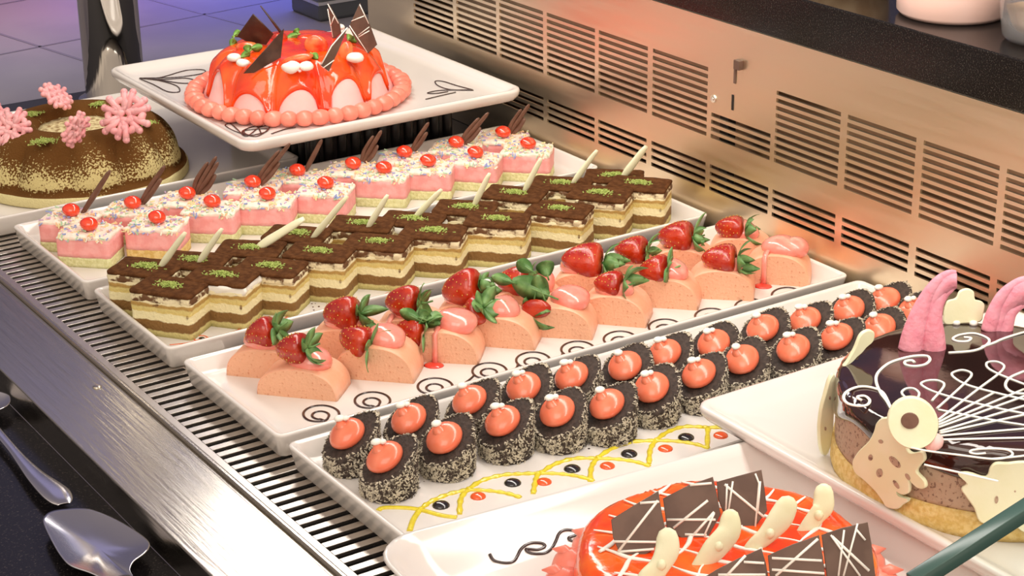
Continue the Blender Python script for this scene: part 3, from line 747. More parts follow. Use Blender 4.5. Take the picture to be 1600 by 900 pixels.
# ================================================================== coconut-coated rolls
SL = 0.60
def roll_proto(seed):
    t = thing('chocolate_roll', 'x', 'cake'); rx, ry = 0.0192, 0.0190; hz = lambda x: 0.0228 + SL * x
    n = 36; rs = []; off = Vector((seed, seed * 2.2, 0))
    for k in range(8):
        q = []
        for j in range(n):
            th = 2 * PI * j / n; c, s = math.cos(th), math.sin(th)
            e = 1 + 0.035 * noise.noise(Vector((c, s, k * .4)) * 1.5 + off) - (.05 if k == 0 else 0)
            x = rx * math.copysign(abs(c) ** .92, c) * e * (1.08 if c > 0 else 1); y = ry * math.copysign(abs(s) ** .92, s) * e * (1 - .30 * max(0, c) ** 2)
            q.append((x, y, max(0.004, hz(x)) * k / 7))
        rs.append(q)
    top = rs[-1]; 
    mb = MB(); mb.rings(rs + [[(x * s, y * s, max(0.004, hz(x * s)) + .0004) for x, y, z in top] for s in (.96, .7, .4, .05)], 0)
    mb.build('roll_cake', 'rollcake', t)
    def fp(r):
        th = r.uniform(0, 2 * PI); c, s = math.cos(th), math.sin(th); x = rx * 1.02 * c * (1.08 if c > 0 else 1); y = ry * 1.02 * s * (1 - .30 * max(0, c) ** 2)
        if r.random() < .93: return (x, y, max(.006, hz(x)) * (r.random() ** .8)), (c, s, 0)
        return (x * .94, y * .94, hz(x * .94) + .0008), (0, 0, 1)
    o = flakes(1250, fp, 0.0026, 0.0007, 0.0004, seed, 1.1).build('coconut_coating', 'coco', t); o['kind'] = 'stuff'
    # dollop seated on the slanted face
    sl = math.atan(SL); nrm = Vector((-math.sin(sl), 0, math.cos(sl)))
    T = Matrix.Translation((-0.001, 0, 0.0230)) @ Matrix.Rotation(-sl, 4, 'Y')
    mb = MB(); mb.ball((0, 0, .0034), (.0134, .0126, .0074), 22, 14, T=T, nz=.10, nf=45 + seed)
    tip = T @ Vector((.001, .003, .0098)); mb.tube([T @ Vector((0, 0, .004)), tip + Vector((-.0002, .0002, -.0012)), tip + Vector((-.001, .0012, .0035))], [.0070, .0050, .0021], 12)
    mb.build('coral_cream', 'coral', t)
    mb = MB(); q = tip + Vector((-.001, .0012, .0045)); mb.ball(q, (.0040, .0032, .0022), 12, 8)
    if seed % 2: mb.ball(q + Vector((.0035, -.0025, .0002)), (.0026, .0022, .0018), 10, 7)
    mb.build('white_cream_tip', 'white', t)
    return t
rp = [roll_proto(21), roll_proto(34), roll_proto(47)]
R1 = [(605, 705), (698, 674), (790, 648), (874, 633), (953, 622), (1022, 595), (1096, 575), (1163, 552), (1244, 535), (1312, 518), (1378, 503)]
R2 = [(547, 668), (642, 645), (738, 616), (822, 595), (897, 579), (980, 562), (1043, 543), (1118, 528), (1196, 504), (1263, 492), (1330, 475), (1387, 461), (1432, 478)]
for row, RR in ((0, R1), (1, R2)):
    for i, (x, y) in enumerate(RR):
        p = P(x - 3, y, 0.0300 + TZ); nm = 'front' if row == 0 else 'back'
        n = len(RR)
        o = place(rp[(i + row * 2) % 3], (p.x + .002, p.y, TZ), D(12 + (i * 41 % 9 - 4) * 3), 'coconut-coated dark roll slice with coral cream, %s in the %s row' % (ordn(i, n), nm), 'coconut-coated rolls')
# crumbs of cocoa that fell beside the tiramisu
def crumbs(spots, z, root, name, m, seed):
    rnd = random.Random(seed); mb = MB()
    for x, y, sx, sy, n in spots:
        for _ in range(n):
            p = local(root, P(rnd.gauss(x, sx), rnd.gauss(y, sy), z)); r = rnd.uniform(.0003, .0011); mb.ball(p, (r, r, r * .6), 5, 4)
    o = mb.build(name, m, root); o['kind'] = 'stuff'
crumbs([(405, 485, 3, 2, 6), (430, 483, 9, 2, 16), (495, 480, 5, 2, 3), (520, 475, 14, 2, 10), (932, 372, 7, 4, 14), (745, 425, 60, 5, 8)], TZ, t2, 'cocoa_crumbs', 'cocoa', 2)
crumbs([(655, 752, 4, 2, 3), (924, 688, 5, 2, 6), (925, 700, 3, 4, 3), (1010, 660, 20, 3, 6)], TZ, t4, 'chocolate_crumbs', 'rollcake', 3)


# ================================================================== cocoa-dusted ring cake
RC = Vector((-0.193, 0.486, 0.0075))
rc = thing('ring_cake', 'large fluted ring cake dusted with cocoa and topped with pink lattices', 'cake', RC)
RB = 0.106; H = 0.060
def flute(r, z, th, k):
    a = 0.5 + 0.5 * math.cos(11 * th + .5); a = a ** 0.35
    g = math.sin(PI * min(1, max(0, (z - .010) / (H * .9 - .010)))) ** .6 if z > .010 else 0
    return r + (a - 1) * 0.0105 * g * (1 if r > .05 else 0), z
prof = [(RB - .002, 0), (RB, .002), (RB - .001, .0105), (RB - .006, .0125), (RB - .0055, .020), (RB - .009, .032), (RB - .017, .044), (RB - .028, .053), (RB - .040, .0585), (RB - .050, H), (RB - .058, .0585), (RB - .066, .053), (RB - .070, .046)]
pr = [(v.x, v.z) for v in smooth([(a, 0, b) for a, b in prof], 4)]
mbr = MB(); mbr.lathe(pr, 176, f=flute)
m = bpy.data.materials.new('cocoa_over_cream'); ns, ln = nodes(m); b = ns['Principled BSDF']; b.inputs['Roughness'].default_value = .95; b.inputs['Specular IOR Level'].default_value = .1
tc = ns.new('ShaderNodeTexCoord'); sp = ns.new('ShaderNodeSeparateXYZ'); ln.new(tc.outputs['Object'], sp.inputs[0])
nz = ns.new('ShaderNodeTexNoise'); nz.inputs['Scale'].default_value = 520; nz.inputs['Detail'].default_value = 3; ln.new(tc.outputs['Object'], nz.inputs['Vector'])
nb = ns.new('ShaderNodeTexNoise'); nb.inputs['Scale'].default_value = 26; ln.new(tc.outputs['Object'], nb.inputs['Vector'])
# powder cover: full above about 45 mm, broken into grains lower down
mr = ns.new('ShaderNodeMapRange'); mr.inputs['From Min'].default_value = .022; mr.inputs['From Max'].default_value = .056; mr.inputs['To Min'].default_value = -.07; mr.inputs['To Max'].default_value = .30
ln.new(sp.outputs[2], mr.inputs[0])
a1 = ns.new('ShaderNodeMath'); a1.operation = 'ADD'; ln.new(nz.outputs['Fac'], a1.inputs[0]); ln.new(mr.outputs[0], a1.inputs[1])
a2 = ns.new('ShaderNodeMath'); a2.operation = 'MULTIPLY_ADD'; a2.inputs[1].default_value = .35; ln.new(nb.outputs['Fac'], a2.inputs[0]); ln.new(a1.outputs[0], a2.inputs[2])
at = ns.new('ShaderNodeMath'); at.operation = 'ARCTAN2'; ln.new(sp.outputs[1], at.inputs[0]); ln.new(sp.outputs[0], at.inputs[1])
m1 = ns.new('ShaderNodeMath'); m1.operation = 'MULTIPLY_ADD'; m1.inputs[1].default_value = 11; m1.inputs[2].default_value = .5; ln.new(at.outputs[0], m1.inputs[0])
m2 = ns.new('ShaderNodeMath'); m2.operation = 'COSINE'; ln.new(m1.outputs[0], m2.inputs[0])
m3 = ns.new('ShaderNodeMath'); m3.operation = 'MULTIPLY_ADD'; m3.inputs[1].default_value = -.065; ln.new(m2.outputs[0], m3.inputs[0]); ln.new(a2.outputs[0], m3.inputs[2])
mb_ = ns.new('ShaderNodeMapRange'); mb_.inputs['From Min'].default_value = .0125; mb_.inputs['From Max'].default_value = .019; mb_.inputs['To Min'].default_value = .34; mb_.inputs['To Max'].default_value = 0
ln.new(sp.outputs[2], mb_.inputs[0]); a3 = ns.new('ShaderNodeMath'); a3.operation = 'ADD'; ln.new(m3.outputs[0], a3.inputs[0]); ln.new(mb_.outputs[0], a3.inputs[1]); a2 = a3
r1 = ns.new('ShaderNodeValToRGB'); e = r1.color_ramp.elements; e[0].position = .66; e[0].color = (.62, .52, .24, 1); e[1].position = .74; e[1].color = (.13, .055, .014, 1)
ln.new(a2.outputs[0], r1.inputs[0])
lo = ns.new('ShaderNodeMath'); lo.operation = 'LESS_THAN'; lo.inputs[1].default_value = .0105; ln.new(sp.outputs[2], lo.inputs[0])
mx = ns.new('ShaderNodeMix'); mx.data_type = 'RGBA'; mx.inputs['B'].default_value = (.66, .58, .30, 1); ln.new(lo.outputs[0], mx.inputs['Factor']); ln.new(r1.outputs[0], mx.inputs['A'])
ln.new(mx.outputs['Result'], b.inputs['Base Color'])
bp = ns.new('ShaderNodeBump'); bp.inputs['Distance'].default_value = .0012; ln.new(nz.outputs['Fac'], bp.inputs['Height']); ln.new(bp.outputs[0], b.inputs['Normal'])
mbr.build('ring_body', m, rc)
mb = MB(); mb.lathe([(.040, .040), (.039, .0495), (.028, .0505), (.012, .051), (.001, .051)], 40, f=lambda r, z, th, k: (r, z + .0012 * noise.noise(Vector((r * math.cos(th) * 150, r * math.sin(th) * 150, 0)))))
mb.build('crumb_centre', 'crumb', rc)
for i, (x, y, s) in enumerate([(50, 178, 1.2), (155, 162, 1.0), (232, 192, .8), (68, 221, 1.5)]):
    o = moss_mb(60 + i, .010 * s, .008 * s, 260).build('pistachio_crumbs', 'moss', rc); o['kind'] = 'stuff'
    o.location = local(rc, P(x, y, RC.z + H - .0012))


def lattice_mb(pts_fn, seed, n=9, r=0.0028, size=0.022, loops=11):
    """snowflake-like piped net: a middle loop, six round it, fat knobs outside"""
    rnd = random.Random(seed); mb = MB(); q = size * .30
    def loop(cx, cy, rr, a1=0, a2=2 * PI):
        full = a2 - a1 > 6.2; pts = []
        for j in range(13):
            a = a1 + (a2 - a1) * j / (13 if full else 12); pts.append(pts_fn(cx + rr * math.cos(a), cy + rr * math.sin(a) * .9, .0009 * math.sin(3 * a + cx * 900)))
        mb.tube(pts, lambda t: r * (1 + .14 * math.sin(t * 19 + cx * 700)), 8, closed=full)
    for k in range(6):
        a = PI / 3 * k + seed; cx, cy = size * .52 * math.cos(a), size * .52 * math.sin(a); loop(cx, cy, q * rnd.uniform(.85, 1.05))
        for da in (-.33, .33):
            c, d = math.cos(a + da), math.sin(a + da); l = size * rnd.uniform(.95, 1.12)
            mb.tube([pts_fn(c * size * .25, d * size * .25, 0), pts_fn(c * l * .7, d * l * .7, .0008), pts_fn(c * l, d * l, 0)], [r, r * .95, r * 1.05], 8)
            mb.ball(pts_fn(c * l, d * l, 0), r * 1.08, 9, 6)
    loop(0, 0, q * .8)
    return mb
def planefn(root, c, u, v):
    u, v = Vector(u).normalized(), Vector(v).normalized(); n = u.cross(v); c = local(root, c); 
    RR_ = Matrix.Rotation(-root.rotation_euler.z, 3, 'Z'); u, v, n = RR_ @ u, RR_ @ v, RR_ @ n
    return lambda a, b, w: c + u * a + v * b + n * w
Z = Vector((0, 0, 1))
lattice_mb(planefn(rc, P(205, 212, RC.z + H) + Z * .020 + RIGHT * -.004, RIGHT + Z * .15, Z + FRONT * .5), 3, size=.0215, r=.0034, loops=16).build('pink_lattice', 'lattpink', rc)
c2 = P(110, 172, RC.z + H) + Z * .014
mb = MB(); up_ = (PN(66, 128, c2, FRONT) - PN(112, 172, c2, FRONT)).normalized()
mb = lattice_mb(planefn(rc, PN(89, 150, c2, FRONT), up_, FRONT * .9 + RIGHT * .35), 8, size=.0155, r=.0026, loops=12); mb.build('pink_lattice', 'lattpink', rc)
lattice_mb(planefn(rc, PN(118, 203, P(115, 230, RC.z + H - .002), FRONT), Z + RIGHT * .25, FRONT + RIGHT * .62), 5, size=.0150, r=.0024, loops=11).build('pink_lattice', 'lattpink', rc)
lattice_mb(planefn(rc, PN(18, 202, P(18, 205, RC.z + H), FRONT), RIGHT + Z * .2, Z + FRONT * .7), 12, size=.018, r=.0028, loops=13).build('pink_lattice', 'lattpink', rc)
lattice_mb(planefn(rc, PN(-4, 180, P(0, 190, RC.z + H), FRONT), RIGHT - Z * .5, Z * .4 + FRONT), 15, size=.014, r=.0026, loops=9).build('pink_lattice', 'lattpink', rc)

# ================================================================== raised plate with the strawberry-glazed cake
def plate_obj(c, hx, hy, rad, rise, label, rz=0.0, fz=.0095, deep=False):
    t = thing('square_plate', label, 'plate', c, rz, 'square white plates')
    e = rise; z0 = fz
    if deep: prof = [(.050, 0), (.046, .0), (.043, .004), (.030, e * .30), (.010, e * .72), (.0015, e * .92), (.0, e * .97), (.0010, e), (.0035, e * .985), (.008, e * .84), (.014, e * .66), (.020, z0 + .005), (.026, z0 + .0015), (.033, z0), (.09, z0)]
    else: prof = [(.035, 0), (.031, .0), (.028, .0025), (.012, .0035), (.004, e * .38), (.0008, e * .62), (.0, e * .85), (.0008, e * .97), (.0026, e), (.0055, e * .97), (.011, z0 + (e - z0) * .42), (.017, z0 + .0008), (.024, z0), (.05, z0)]
    dish_mb(hx, hy, rad, prof).build('dish', 'ceramic', t)
    return t
UZ = 0.062
# riser: ribbed black block under the plate
rs_ = thing('display_riser', 'ribbed black riser block lifting the strawberry-glazed cake plate', 'riser', (0.075, 0.43, 0))
mb = MB(); mb.box((-.075, -.072, 0), (.085, .12, UZ - .0004)); mb.build('block', 'riser', rs_)
mb = MB()
for k in range(11): mb.tube([(-.073 + k * .0155, -.072, 0), (-.073 + k * .0155, -.072, UZ - .001)], .0055, 10)
for k in range(12): mb.tube([(-.075, -.068 + k * .0155, 0), (-.075, -.068 + k * .0155, UZ - .001)], .0055, 10)
o = mb.build('pleated_cover', 'riser', rs_)
up = plate_obj((0.0425, 0.436, UZ), 0.1565, 0.163, 0.016, 0.018, 'square white plate raised on a riser under the strawberry-glazed cake')
UF = UZ + .0096
deco(up, 'chocolate_scroll', [[(218, 122), (250, 121), (290, 110), (318, 109), (315, 115), (270, 121), (218, 122), (255, 124), (290, 122), (310, 128), (285, 130), (250, 125), (218, 122), (240, 132), (262, 143), (280, 143), (276, 134), (250, 126), (220, 122)]], UF + .0006, .0007, 'plum')
deco(up, 'chocolate_scroll', [[(388, 212), (365, 204), (352, 196), (360, 193), (372, 203), (385, 213), (405, 199), (420, 197), (415, 206), (390, 211), (382, 204), (412, 201), (418, 203), (400, 213), (378, 206), (400, 197), (408, 208)], [(424, 209), (445, 202), (462, 199)]], UF + .0006, .0007, 'plum')
deco(up, 'chocolate_scroll', [[(738, 140), (705, 140), (685, 134), (680, 127), (692, 127), (715, 134), (738, 140)], [(700, 143), (680, 146), (668, 145), (690, 141), (740, 141)], [(665, 155), (690, 149), (712, 144)]], UF + .0006, .0007, 'plum')
PC = Vector((0.0137, 0.4080, UF)); 
sk = thing('strawberry_glazed_cake', 'fluted pink cake under dripping red glaze with strawberries and chocolate shards', 'cake', PC)
RP = 0.0975; HP = 0.053; NL = 11
pprof = [(RP, 0), (RP - .001, .004), (RP - .006, .016), (RP - .011, .030), (RP - .018, .041), (RP - .027, .048), (RP - .040, .052), (RP - .060, HP), (.02, HP), (.001, HP)]
def lobes(r, z, th, k):
    a = abs(math.sin(NL * th / 2 + .3)) ** .6; g = min(1, max(0, (r - .045) / .03)); return r + (a - 1) * .010 * g, z
pp = [(v.x, v.z) for v in smooth([(a, 0, b) for a, b in pprof], 3)]
mb = MB(); mb.lathe(pp, 176, f=lobes); mb.build('cake_body', 'pinkcake', sk)
# glaze shell
def shell(prof, seg, edge, f, off=.0018, m='glaze', name='glaze', root=None):
    """prof from the outer foot up to the centre; edge(th) = fraction of the profile (from the foot) where the glaze ends"""
    tot = [0]
    for a, b in zip(prof, prof[1:]): tot.append(tot[-1] + math.hypot(a[0] - b[0], a[1] - b[1]))
    Lt = tot[-1]
    def at(s):
        s = s * Lt
        for i in range(len(tot) - 1):
            if s <= tot[i + 1] or i == len(tot) - 2:
                t = (s - tot[i]) / (tot[i + 1] - tot[i]); a, b = prof[i], prof[i + 1]
                tx, tz = b[0] - a[0], b[1] - a[1]; l = math.hypot(tx, tz); return (lerp(a[0], b[0], t), lerp(a[1], b[1], t), tz / l, -tx / l)
    rs = []; K = 34
    for k in range(K + 1):
        q = []
        for j in range(seg):
            th = 2 * PI * j / seg; s0 = edge(th); u = k / K; s = lerp(s0, .995, u ** 1.25); r, z, nx, nz_ = at(s)
            dist = (s - s0) * Lt; o_ = -.001 if k == 0 else off * min(1, (max(dist, 0) / .003)) ** .5 + .0009 * math.exp(-((dist - .005) / .004) ** 2)
            rr, zz = f(r, z, th, 0); rr += nx * o_; zz += nz_ * o_
            q.append((rr * math.cos(th), rr * math.sin(th), zz))
        rs.append(q)
    mb = MB(); mb.rings(rs, 0, False, True); return mb.build(name, m, root)
rnd = random.Random(5); per = [rnd.uniform(0, 1) for _ in range(40)]
def edge_pink(th):
    x = (NL * th / 2 / PI + .3 / PI) % NL; i = int(x); fr = x - i       # windows of bare pink at the lobe middles
    w = max(0, math.sin(PI * fr) - .36) ** .42; s = .045 + .31 * w * (.55 + .5 * per[i]); return max(.03, s + .02 * math.sin(9 * th))
shell(pp, 240, edge_pink, lobes, .0022, 'glaze', 'red_glaze', sk)
mb = MB()
for k in range(44):
    a = 2 * PI * k / 44; rr = RP + .0075; mb.ball((rr * math.cos(a), rr * math.sin(a), .0078), (.0098 + .001 * math.sin(k * 2.3), .0088, .0078), 12, 8)
mb.build('piped_border', 'bead', sk)
mb = MB(); q0 = local(sk, P(372, 186, UF)); mb.ball((q0.x, q0.y, .0012), (.011, .007, .0030), 14, 8); mb.build('glaze_puddle', 'glaze', sk)
TZP = PC.z + HP + .002
nV = Vector((FRONT.x, FRONT.y, 0))
def shardp(root, name, poly, foot, n, th, m, z, lines=(), lm='white', lr=.0006, bev=.0004):
    ref = P(foot[0], foot[1], z); n = Vector(n).normalized()
    if n.dot(VIEW) > 0: n = -n
    pts = [local(root, PN(x, y, ref, n)) for x, y in poly]; nl = Matrix.Rotation(-root.rotation_euler.z, 3, 'Z') @ n
    mb = MB(); mb.plate(pts, -nl, th, 0, bev); o = mb.build(name, m, root)
    if lines:
        mb = MB()
        for l in lines:
            q = [local(root, PN(x, y, ref + n * .0002, n)) for x, y in l]; mb.tube(q, lr, 6, 0, .8)
        mb.build('white_drizzle', lm, o)
    return o
shardp(sk, 'chocolate_shard', [(395, 22), (427, 54), (416, 70), (390, 68), (370, 57)], (400, 70), nV + Z * .25 + RIGHT * .2, .0018, 'dkchoc', TZP)
shardp(sk, 'chocolate_shard', [(444, 45), (439, 90), (397, 114), (381, 115)], (400, 108), nV - RIGHT * .5 - Z * .1, .0018, 'dkchoc', TZP - .006)
a_, b_ = P(446, 60, TZP), PN(407, 9, P(446, 60, TZP), FRONT); mb = MB(); mb.tube([local(sk, a_), local(sk, a_.lerp(b_, .5)), local(sk, b_)], [.0016, .0013, .0006], 6); mb.build('chocolate_stick', 'dkchoc', sk)
shardp(sk, 'latticed_chocolate_shard', [(512, 5), (530, 37), (532, 52), (520, 62), (515, 37)], (522, 60), nV + RIGHT * .7, .0016, 'shard', TZP, [[(512, 6), (529, 37)], [(512, 14), (520, 58)], [(522, 26), (517, 40)]])
shardp(sk, 'latticed_chocolate_shard', [(562, 5), (577, 37), (589, 70), (575, 84), (555, 62), (545, 42)], (575, 84), nV + RIGHT * .2, .0016, 'shard', TZP - .008, [[(562, 7), (576, 37)], [(546, 40), (574, 82)], [(549, 33), (569, 25)], [(560, 55), (577, 42)], [(560, 58), (577, 48)]])
shardp(sk, 'latticed_chocolate_shard', [(544, 41), (530, 77), (514, 112), (501, 102), (517, 72)], (510, 108), nV - RIGHT * .45, .0016, 'shard', TZP - .006, [[(543, 43), (518, 72), (502, 101)], [(505, 106), (522, 94)]])
def halfberry(root, px, rad, ax, flat, z, name='strawberry_half', dirv=RIGHT, m='berrycut'):
    p = local(root, P(px[0], px[1], z)); mb = MB()
    T = Matrix.Translation(p) @ Vector(dirv).to_track_quat('X', 'Z').to_matrix().to_4x4()
    mb.ball((0, 0, 0), (ax, rad, rad * flat), 16, 10, T=T, nz=.06, nf=90); return mb.build(name, m, root)
halfberry(sk, (494, 70), .0118, .0042, .85, TZP + .006, dirv=FRONT, m='berrycut'); halfberry(sk, (465, 92), .0050, .0165, .9, TZP, dirv=RIGHT + Z * .25); halfberry(sk, (387, 74), .0065, .0120, .9, TZP)
halfberry(sk, (540, 82), .0070, .0120, 1, TZP, dirv=RIGHT * .3 + Z); halfberry(sk, (436, 60), .008, .009, .8, TZP, m='berry'); halfberry(sk, (480, 60), .009, .012, .5, TZP - .002, m='glaze', name='glaze_pool')
for x, y, s in [(366, 90, .0065), (455, 105, .0090), (555, 90, .0085), (532, 42, .0045), (380, 98, .006), (478, 104, .007)]:
    mb = MB(); mb.ball(local(sk, P(x, y, TZP - .002)), (s, s, s * .62), 14, 9, nz=.25, nf=130); mb.build('whipped_cream', 'white', sk)
for x, y, d in [(365, 60, (-4, 14)), (365, 56, (10, -8)), (390, 80, (-14, 10)), (392, 76, (18, -4)), (388, 80, (-4, -10)), (465, 54, (-18, 6)), (466, 52, (-6, -6)), (487, 84, (10, 8)), (545, 60, (14, 4)), (544, 62, (4, -8))]:
    leaf_px(sk, 'mint_leaf', (x, y), (x + d[0], y + d[1]), .0042, P(x, y + 6, TZP), 'herb', .002)


# ================================================================== near plate with the orange-glazed cake
FZ = 0.0006
t = plate_obj((-0.2145, -0.5330, FZ), 0.152, 0.145, 0.030, 0.0395, 'deep square white plate in the foreground under the orange-glazed cake', D(-5), fz=.0165, deep=True)
FZ += .0078
deco_on(t, t.children[0], 'chocolate_scroll', [[(765, 866), (772, 876), (790, 880), (804, 876), (814, 858), (828, 849), (846, 849), (851, 854), (840, 859), (822, 858), (830, 865), (850, 865), (861, 858), (868, 846), (874, 833), (884, 828), (898, 830), (903, 835), (889, 840), (892, 845), (902, 847)]], .0011, 'plum')
deco_on(t, t.children[0], 'chocolate_scroll', [[(604, 899), (645, 905), (678, 896), (684, 886), (696, 885), (698, 891), (684, 899), (705, 900), (712, 890), (724, 884), (737, 890), (735, 897), (715, 899), (742, 901), (750, 892), (764, 890), (774, 896), (760, 905)]], .0011, 'plum')
deco_on(t, t.children[0], 'chocolate_scroll', [[(1196, 766), (1203, 772), (1212, 778), (1205, 783), (1200, 776)], [(1375, 883), (1392, 884), (1405, 890), (1412, 900)]], .0011, 'plum')
OC = Vector((-0.2035, -0.529, FZ + .0093))
oc = thing('orange_glazed_cake', 'round orange-glazed cake with chocolate shards and white chocolate fingers', 'cake', OC)
RO, HO = 0.0850, 0.0425
op = [(RO, 0), (RO, .006), (RO - .0005, .034), (RO - .004, .040), (RO - .010, HO), (.04, HO + .001), (.001, HO + .001)]
opp = [(v.x, v.z) for v in smooth([(a, 0, b) for a, b in op], 4)]
wob = lambda r, z, th, k: (r * (1 + .012 * math.sin(7 * th) * (1 if z > .02 else 0)), z)
mb = MB(); mb.lathe(opp, 120, f=wob); mb.build('cake_body', 'pinkcake', oc)
shell(opp, 160, lambda th: .10 + .06 * math.sin(8 * th) + .04 * math.sin(13 * th), wob, .0018, 'orangeglaze', 'orange_glaze', oc)
mb = MB()
for k in range(26):
    a = 2 * PI * k / 26; c = Vector(((RO + .008) * math.cos(a), (RO + .008) * math.sin(a), .0112)); mb.ball(c, (.012, .012, .011), 12, 8, nz=.15, nf=60)
    mb.tube([c + Vector((0, 0, .004)), c + Vector((math.cos(a) * .006, math.sin(a) * .006, .010)), c + Vector((math.cos(a) * .013, math.sin(a) * .013, .009))], [.006, .0035, .0004], 8)
mb.build('piped_border', 'bead', oc)
OT = OC.z + HO + .0028
net = []
for k in range(-4, 5):
    for s in (0, 1):
        l = []
        for j in range(-8, 9):
            u, v = k * .0195, j * .0105; w2 = .0016 * math.sin(j * 1.7 + k)
            x, y = (u + w2, v) if s else (v, u + w2); q = Matrix.Rotation(D(28), 2) @ Vector((x, y))
            if q.length < RO - .006: l.append(Vector((q.x, q.y, HO + .0030)))
        if len(l) > 2: net.append(l)
mb = MB()
for l in net: mb.tube(smooth(l, 4), lambda t: .0011 + .0005 * math.sin(t * 17), 7, 0, .7, up=(0, 0, 1))
mb.build('white_icing_net', 'white', oc)
nS = FRONT * .80 + Z * -.42
def sh(poly, foot, lines, nn=nS): shardp(oc, 'chocolate_shard', poly, foot, nn, .0020, 'shard', OT - .002, lines, 'white', .0008)
sh([(955, 812), (990, 790), (1029, 767), (1034, 800), (1040, 828), (1020, 860), (996, 874), (968, 864), (958, 840)], (996, 872),
   [[(1000, 786), (1030, 784)], [(1028, 782), (966, 862)], [(959, 846), (1026, 847)], [(968, 862), (1022, 858)]])
sh([(1036, 779), (1076, 758), (1114, 745), (1120, 770), (1126, 804), (1106, 840), (1088, 848), (1066, 842), (1042, 824)], (1088, 846),
   [[(1078, 758), (1112, 755)], [(1042, 812), (1118, 812)], [(1106, 782), (1052, 825)], [(1116, 800), (1078, 842)], [(1070, 835), (1104, 836)], [(1116, 802), (1100, 838)]])
sh([(1120, 753), (1155, 743), (1190, 734), (1195, 765), (1199, 798), (1176, 828), (1160, 828), (1132, 804), (1122, 780)], (1170, 828),
   [[(1132, 757), (1194, 808)], [(1136, 756), (1134, 798)], [(1145, 752), (1138, 800)], [(1180, 740), (1186, 755), (1180, 825)], [(1188, 752), (1184, 800)]])
sh([(1096, 905), (1120, 890), (1155, 872), (1190, 857), (1197, 880), (1204, 925), (1150, 930), (1100, 925)], (1150, 925), [[(1165, 868), (1130, 905)], [(1162, 878), (1194, 880)], [(1122, 898), (1196, 898)]])
sh([(1200, 868), (1240, 850), (1280, 836), (1286, 870), (1291, 915), (1250, 930), (1206, 925)], (1250, 925), [[(1278, 842), (1212, 900)], [(1206, 872), (1284, 876)], [(1206, 890), (1288, 896)]])
sh([(1284, 836), (1315, 825), (1356, 816), (1362, 850), (1368, 900), (1330, 925), (1294, 915)], (1330, 920), [[(1298, 836), (1344, 900)], [(1340, 818), (1318, 900)], [(1319, 828), (1310, 900)], [(1300, 838), (1358, 892)], [(1337, 826), (1352, 844)]])
for i, f in enumerate([[(1043, 840, 16), (1042, 862, 18), (1030, 885, 16), (1014, 905, 18), (1005, 925, 14)], [(1141, 809, 14), (1138, 832, 18), (1118, 856, 19), (1102, 875, 15), (1090, 892, 13)],
          [(1229, 791, 17), (1218, 812, 19), (1198, 836, 15), (1180, 852, 13), (1168, 868, 12)], [(1287, 769, 14), (1286, 792, 16), (1276, 806, 14), (1264, 822, 13), (1252, 838, 11)]]):
    ref = P(f[-1][0], f[-1][1], OT - .004); n = FRONT * .9 - Z * .3
    pts = [local(oc, PN(x, y, ref, n)) for x, y, r in f]; k = mmpx(ref)
    sp_ = smooth(pts, 5); rr = [v.x for v in smooth([(r * k * 1.08, 0, 0) for x, y, r in f], 5)]
    d0 = (sp_[0] - sp_[1]).normalized(); sp_ = [sp_[0] + d0 * rr[0] * .9, sp_[0] + d0 * rr[0] * .6] + sp_; rr = [rr[0] * .25, rr[0] * .75] + rr
    mb = MB(); mb.tube(sp_, rr, 16, 0, .35, up=tuple(FRONT)); mb.ball(sp_[len(sp_) // 2] - FRONT * .0012, (.003, .003, .0035), 8, 6)
    mb.build('white_chocolate_finger', 'whitechoc', oc)


# ================================================================== right plate with the dark mirror-glazed cake
GZ = 0.0335
rp_ = plate_obj((0.0680, -0.5015, GZ), 0.152, 0.152, 0.012, 0.0165, 'flat square white plate at right under the dark mirror-glazed cake', 0)
mb = MB(); mb.box((-.075, -.075, 0), (.075, .075, GZ - .0004)); o = mb.build('display_riser', 'riser', loc=(0.085, -.50, 0), bevel=.002)
tag(o, 'low black block hidden under the dark cake plate at right', 'riser')
GF = GZ + .0095
DC = Vector((0.020, -0.520, GF + .0004))
dc = thing('mirror_glazed_cake', 'round dark mirror-glazed cake with white scrolls and pink meringue horns', 'cake', DC)
RD = .0985; HD = .0595
mb = MB(); mb.lathe([(RD, 0), (RD + .0008, .004), (RD, .0165), (RD - .004, .0172), (.01, .0172)], 120, f=lambda r, z, th, k: (r + .0006 * noise.noise(Vector((math.cos(th) * 30, math.sin(th) * 30, z * 300))), z)); mb.build('sponge_base', 'sponge2', dc)
dprof = [(RD - .0015, .0165), (RD - .0012, .030), (RD - .0015, HD - .006), (RD - .004, HD - .0022), (RD - .009, HD - .0008), (.05, HD), (.001, HD)]
dpp = [(v.x, v.z) for v in smooth([(a, 0, b) for a, b in dprof], 4)]
idf = lambda r, z, th, k: (r, z)
mb = MB(); mb.lathe(dpp, 120); mb.build('mousse_body', 'brownmousse', dc)
def edge_dark(th):       # how far the glaze runs down the side
    return .135 + .055 * math.sin(2.1 * th + 1.0) + .025 * math.sin(5 * th) + .012 * math.sin(11 * th + 1)
shell(dpp, 200, edge_dark, idf, .0014, 'mirror', 'dark_glaze', dc)
DT = DC.z + HD + .0016
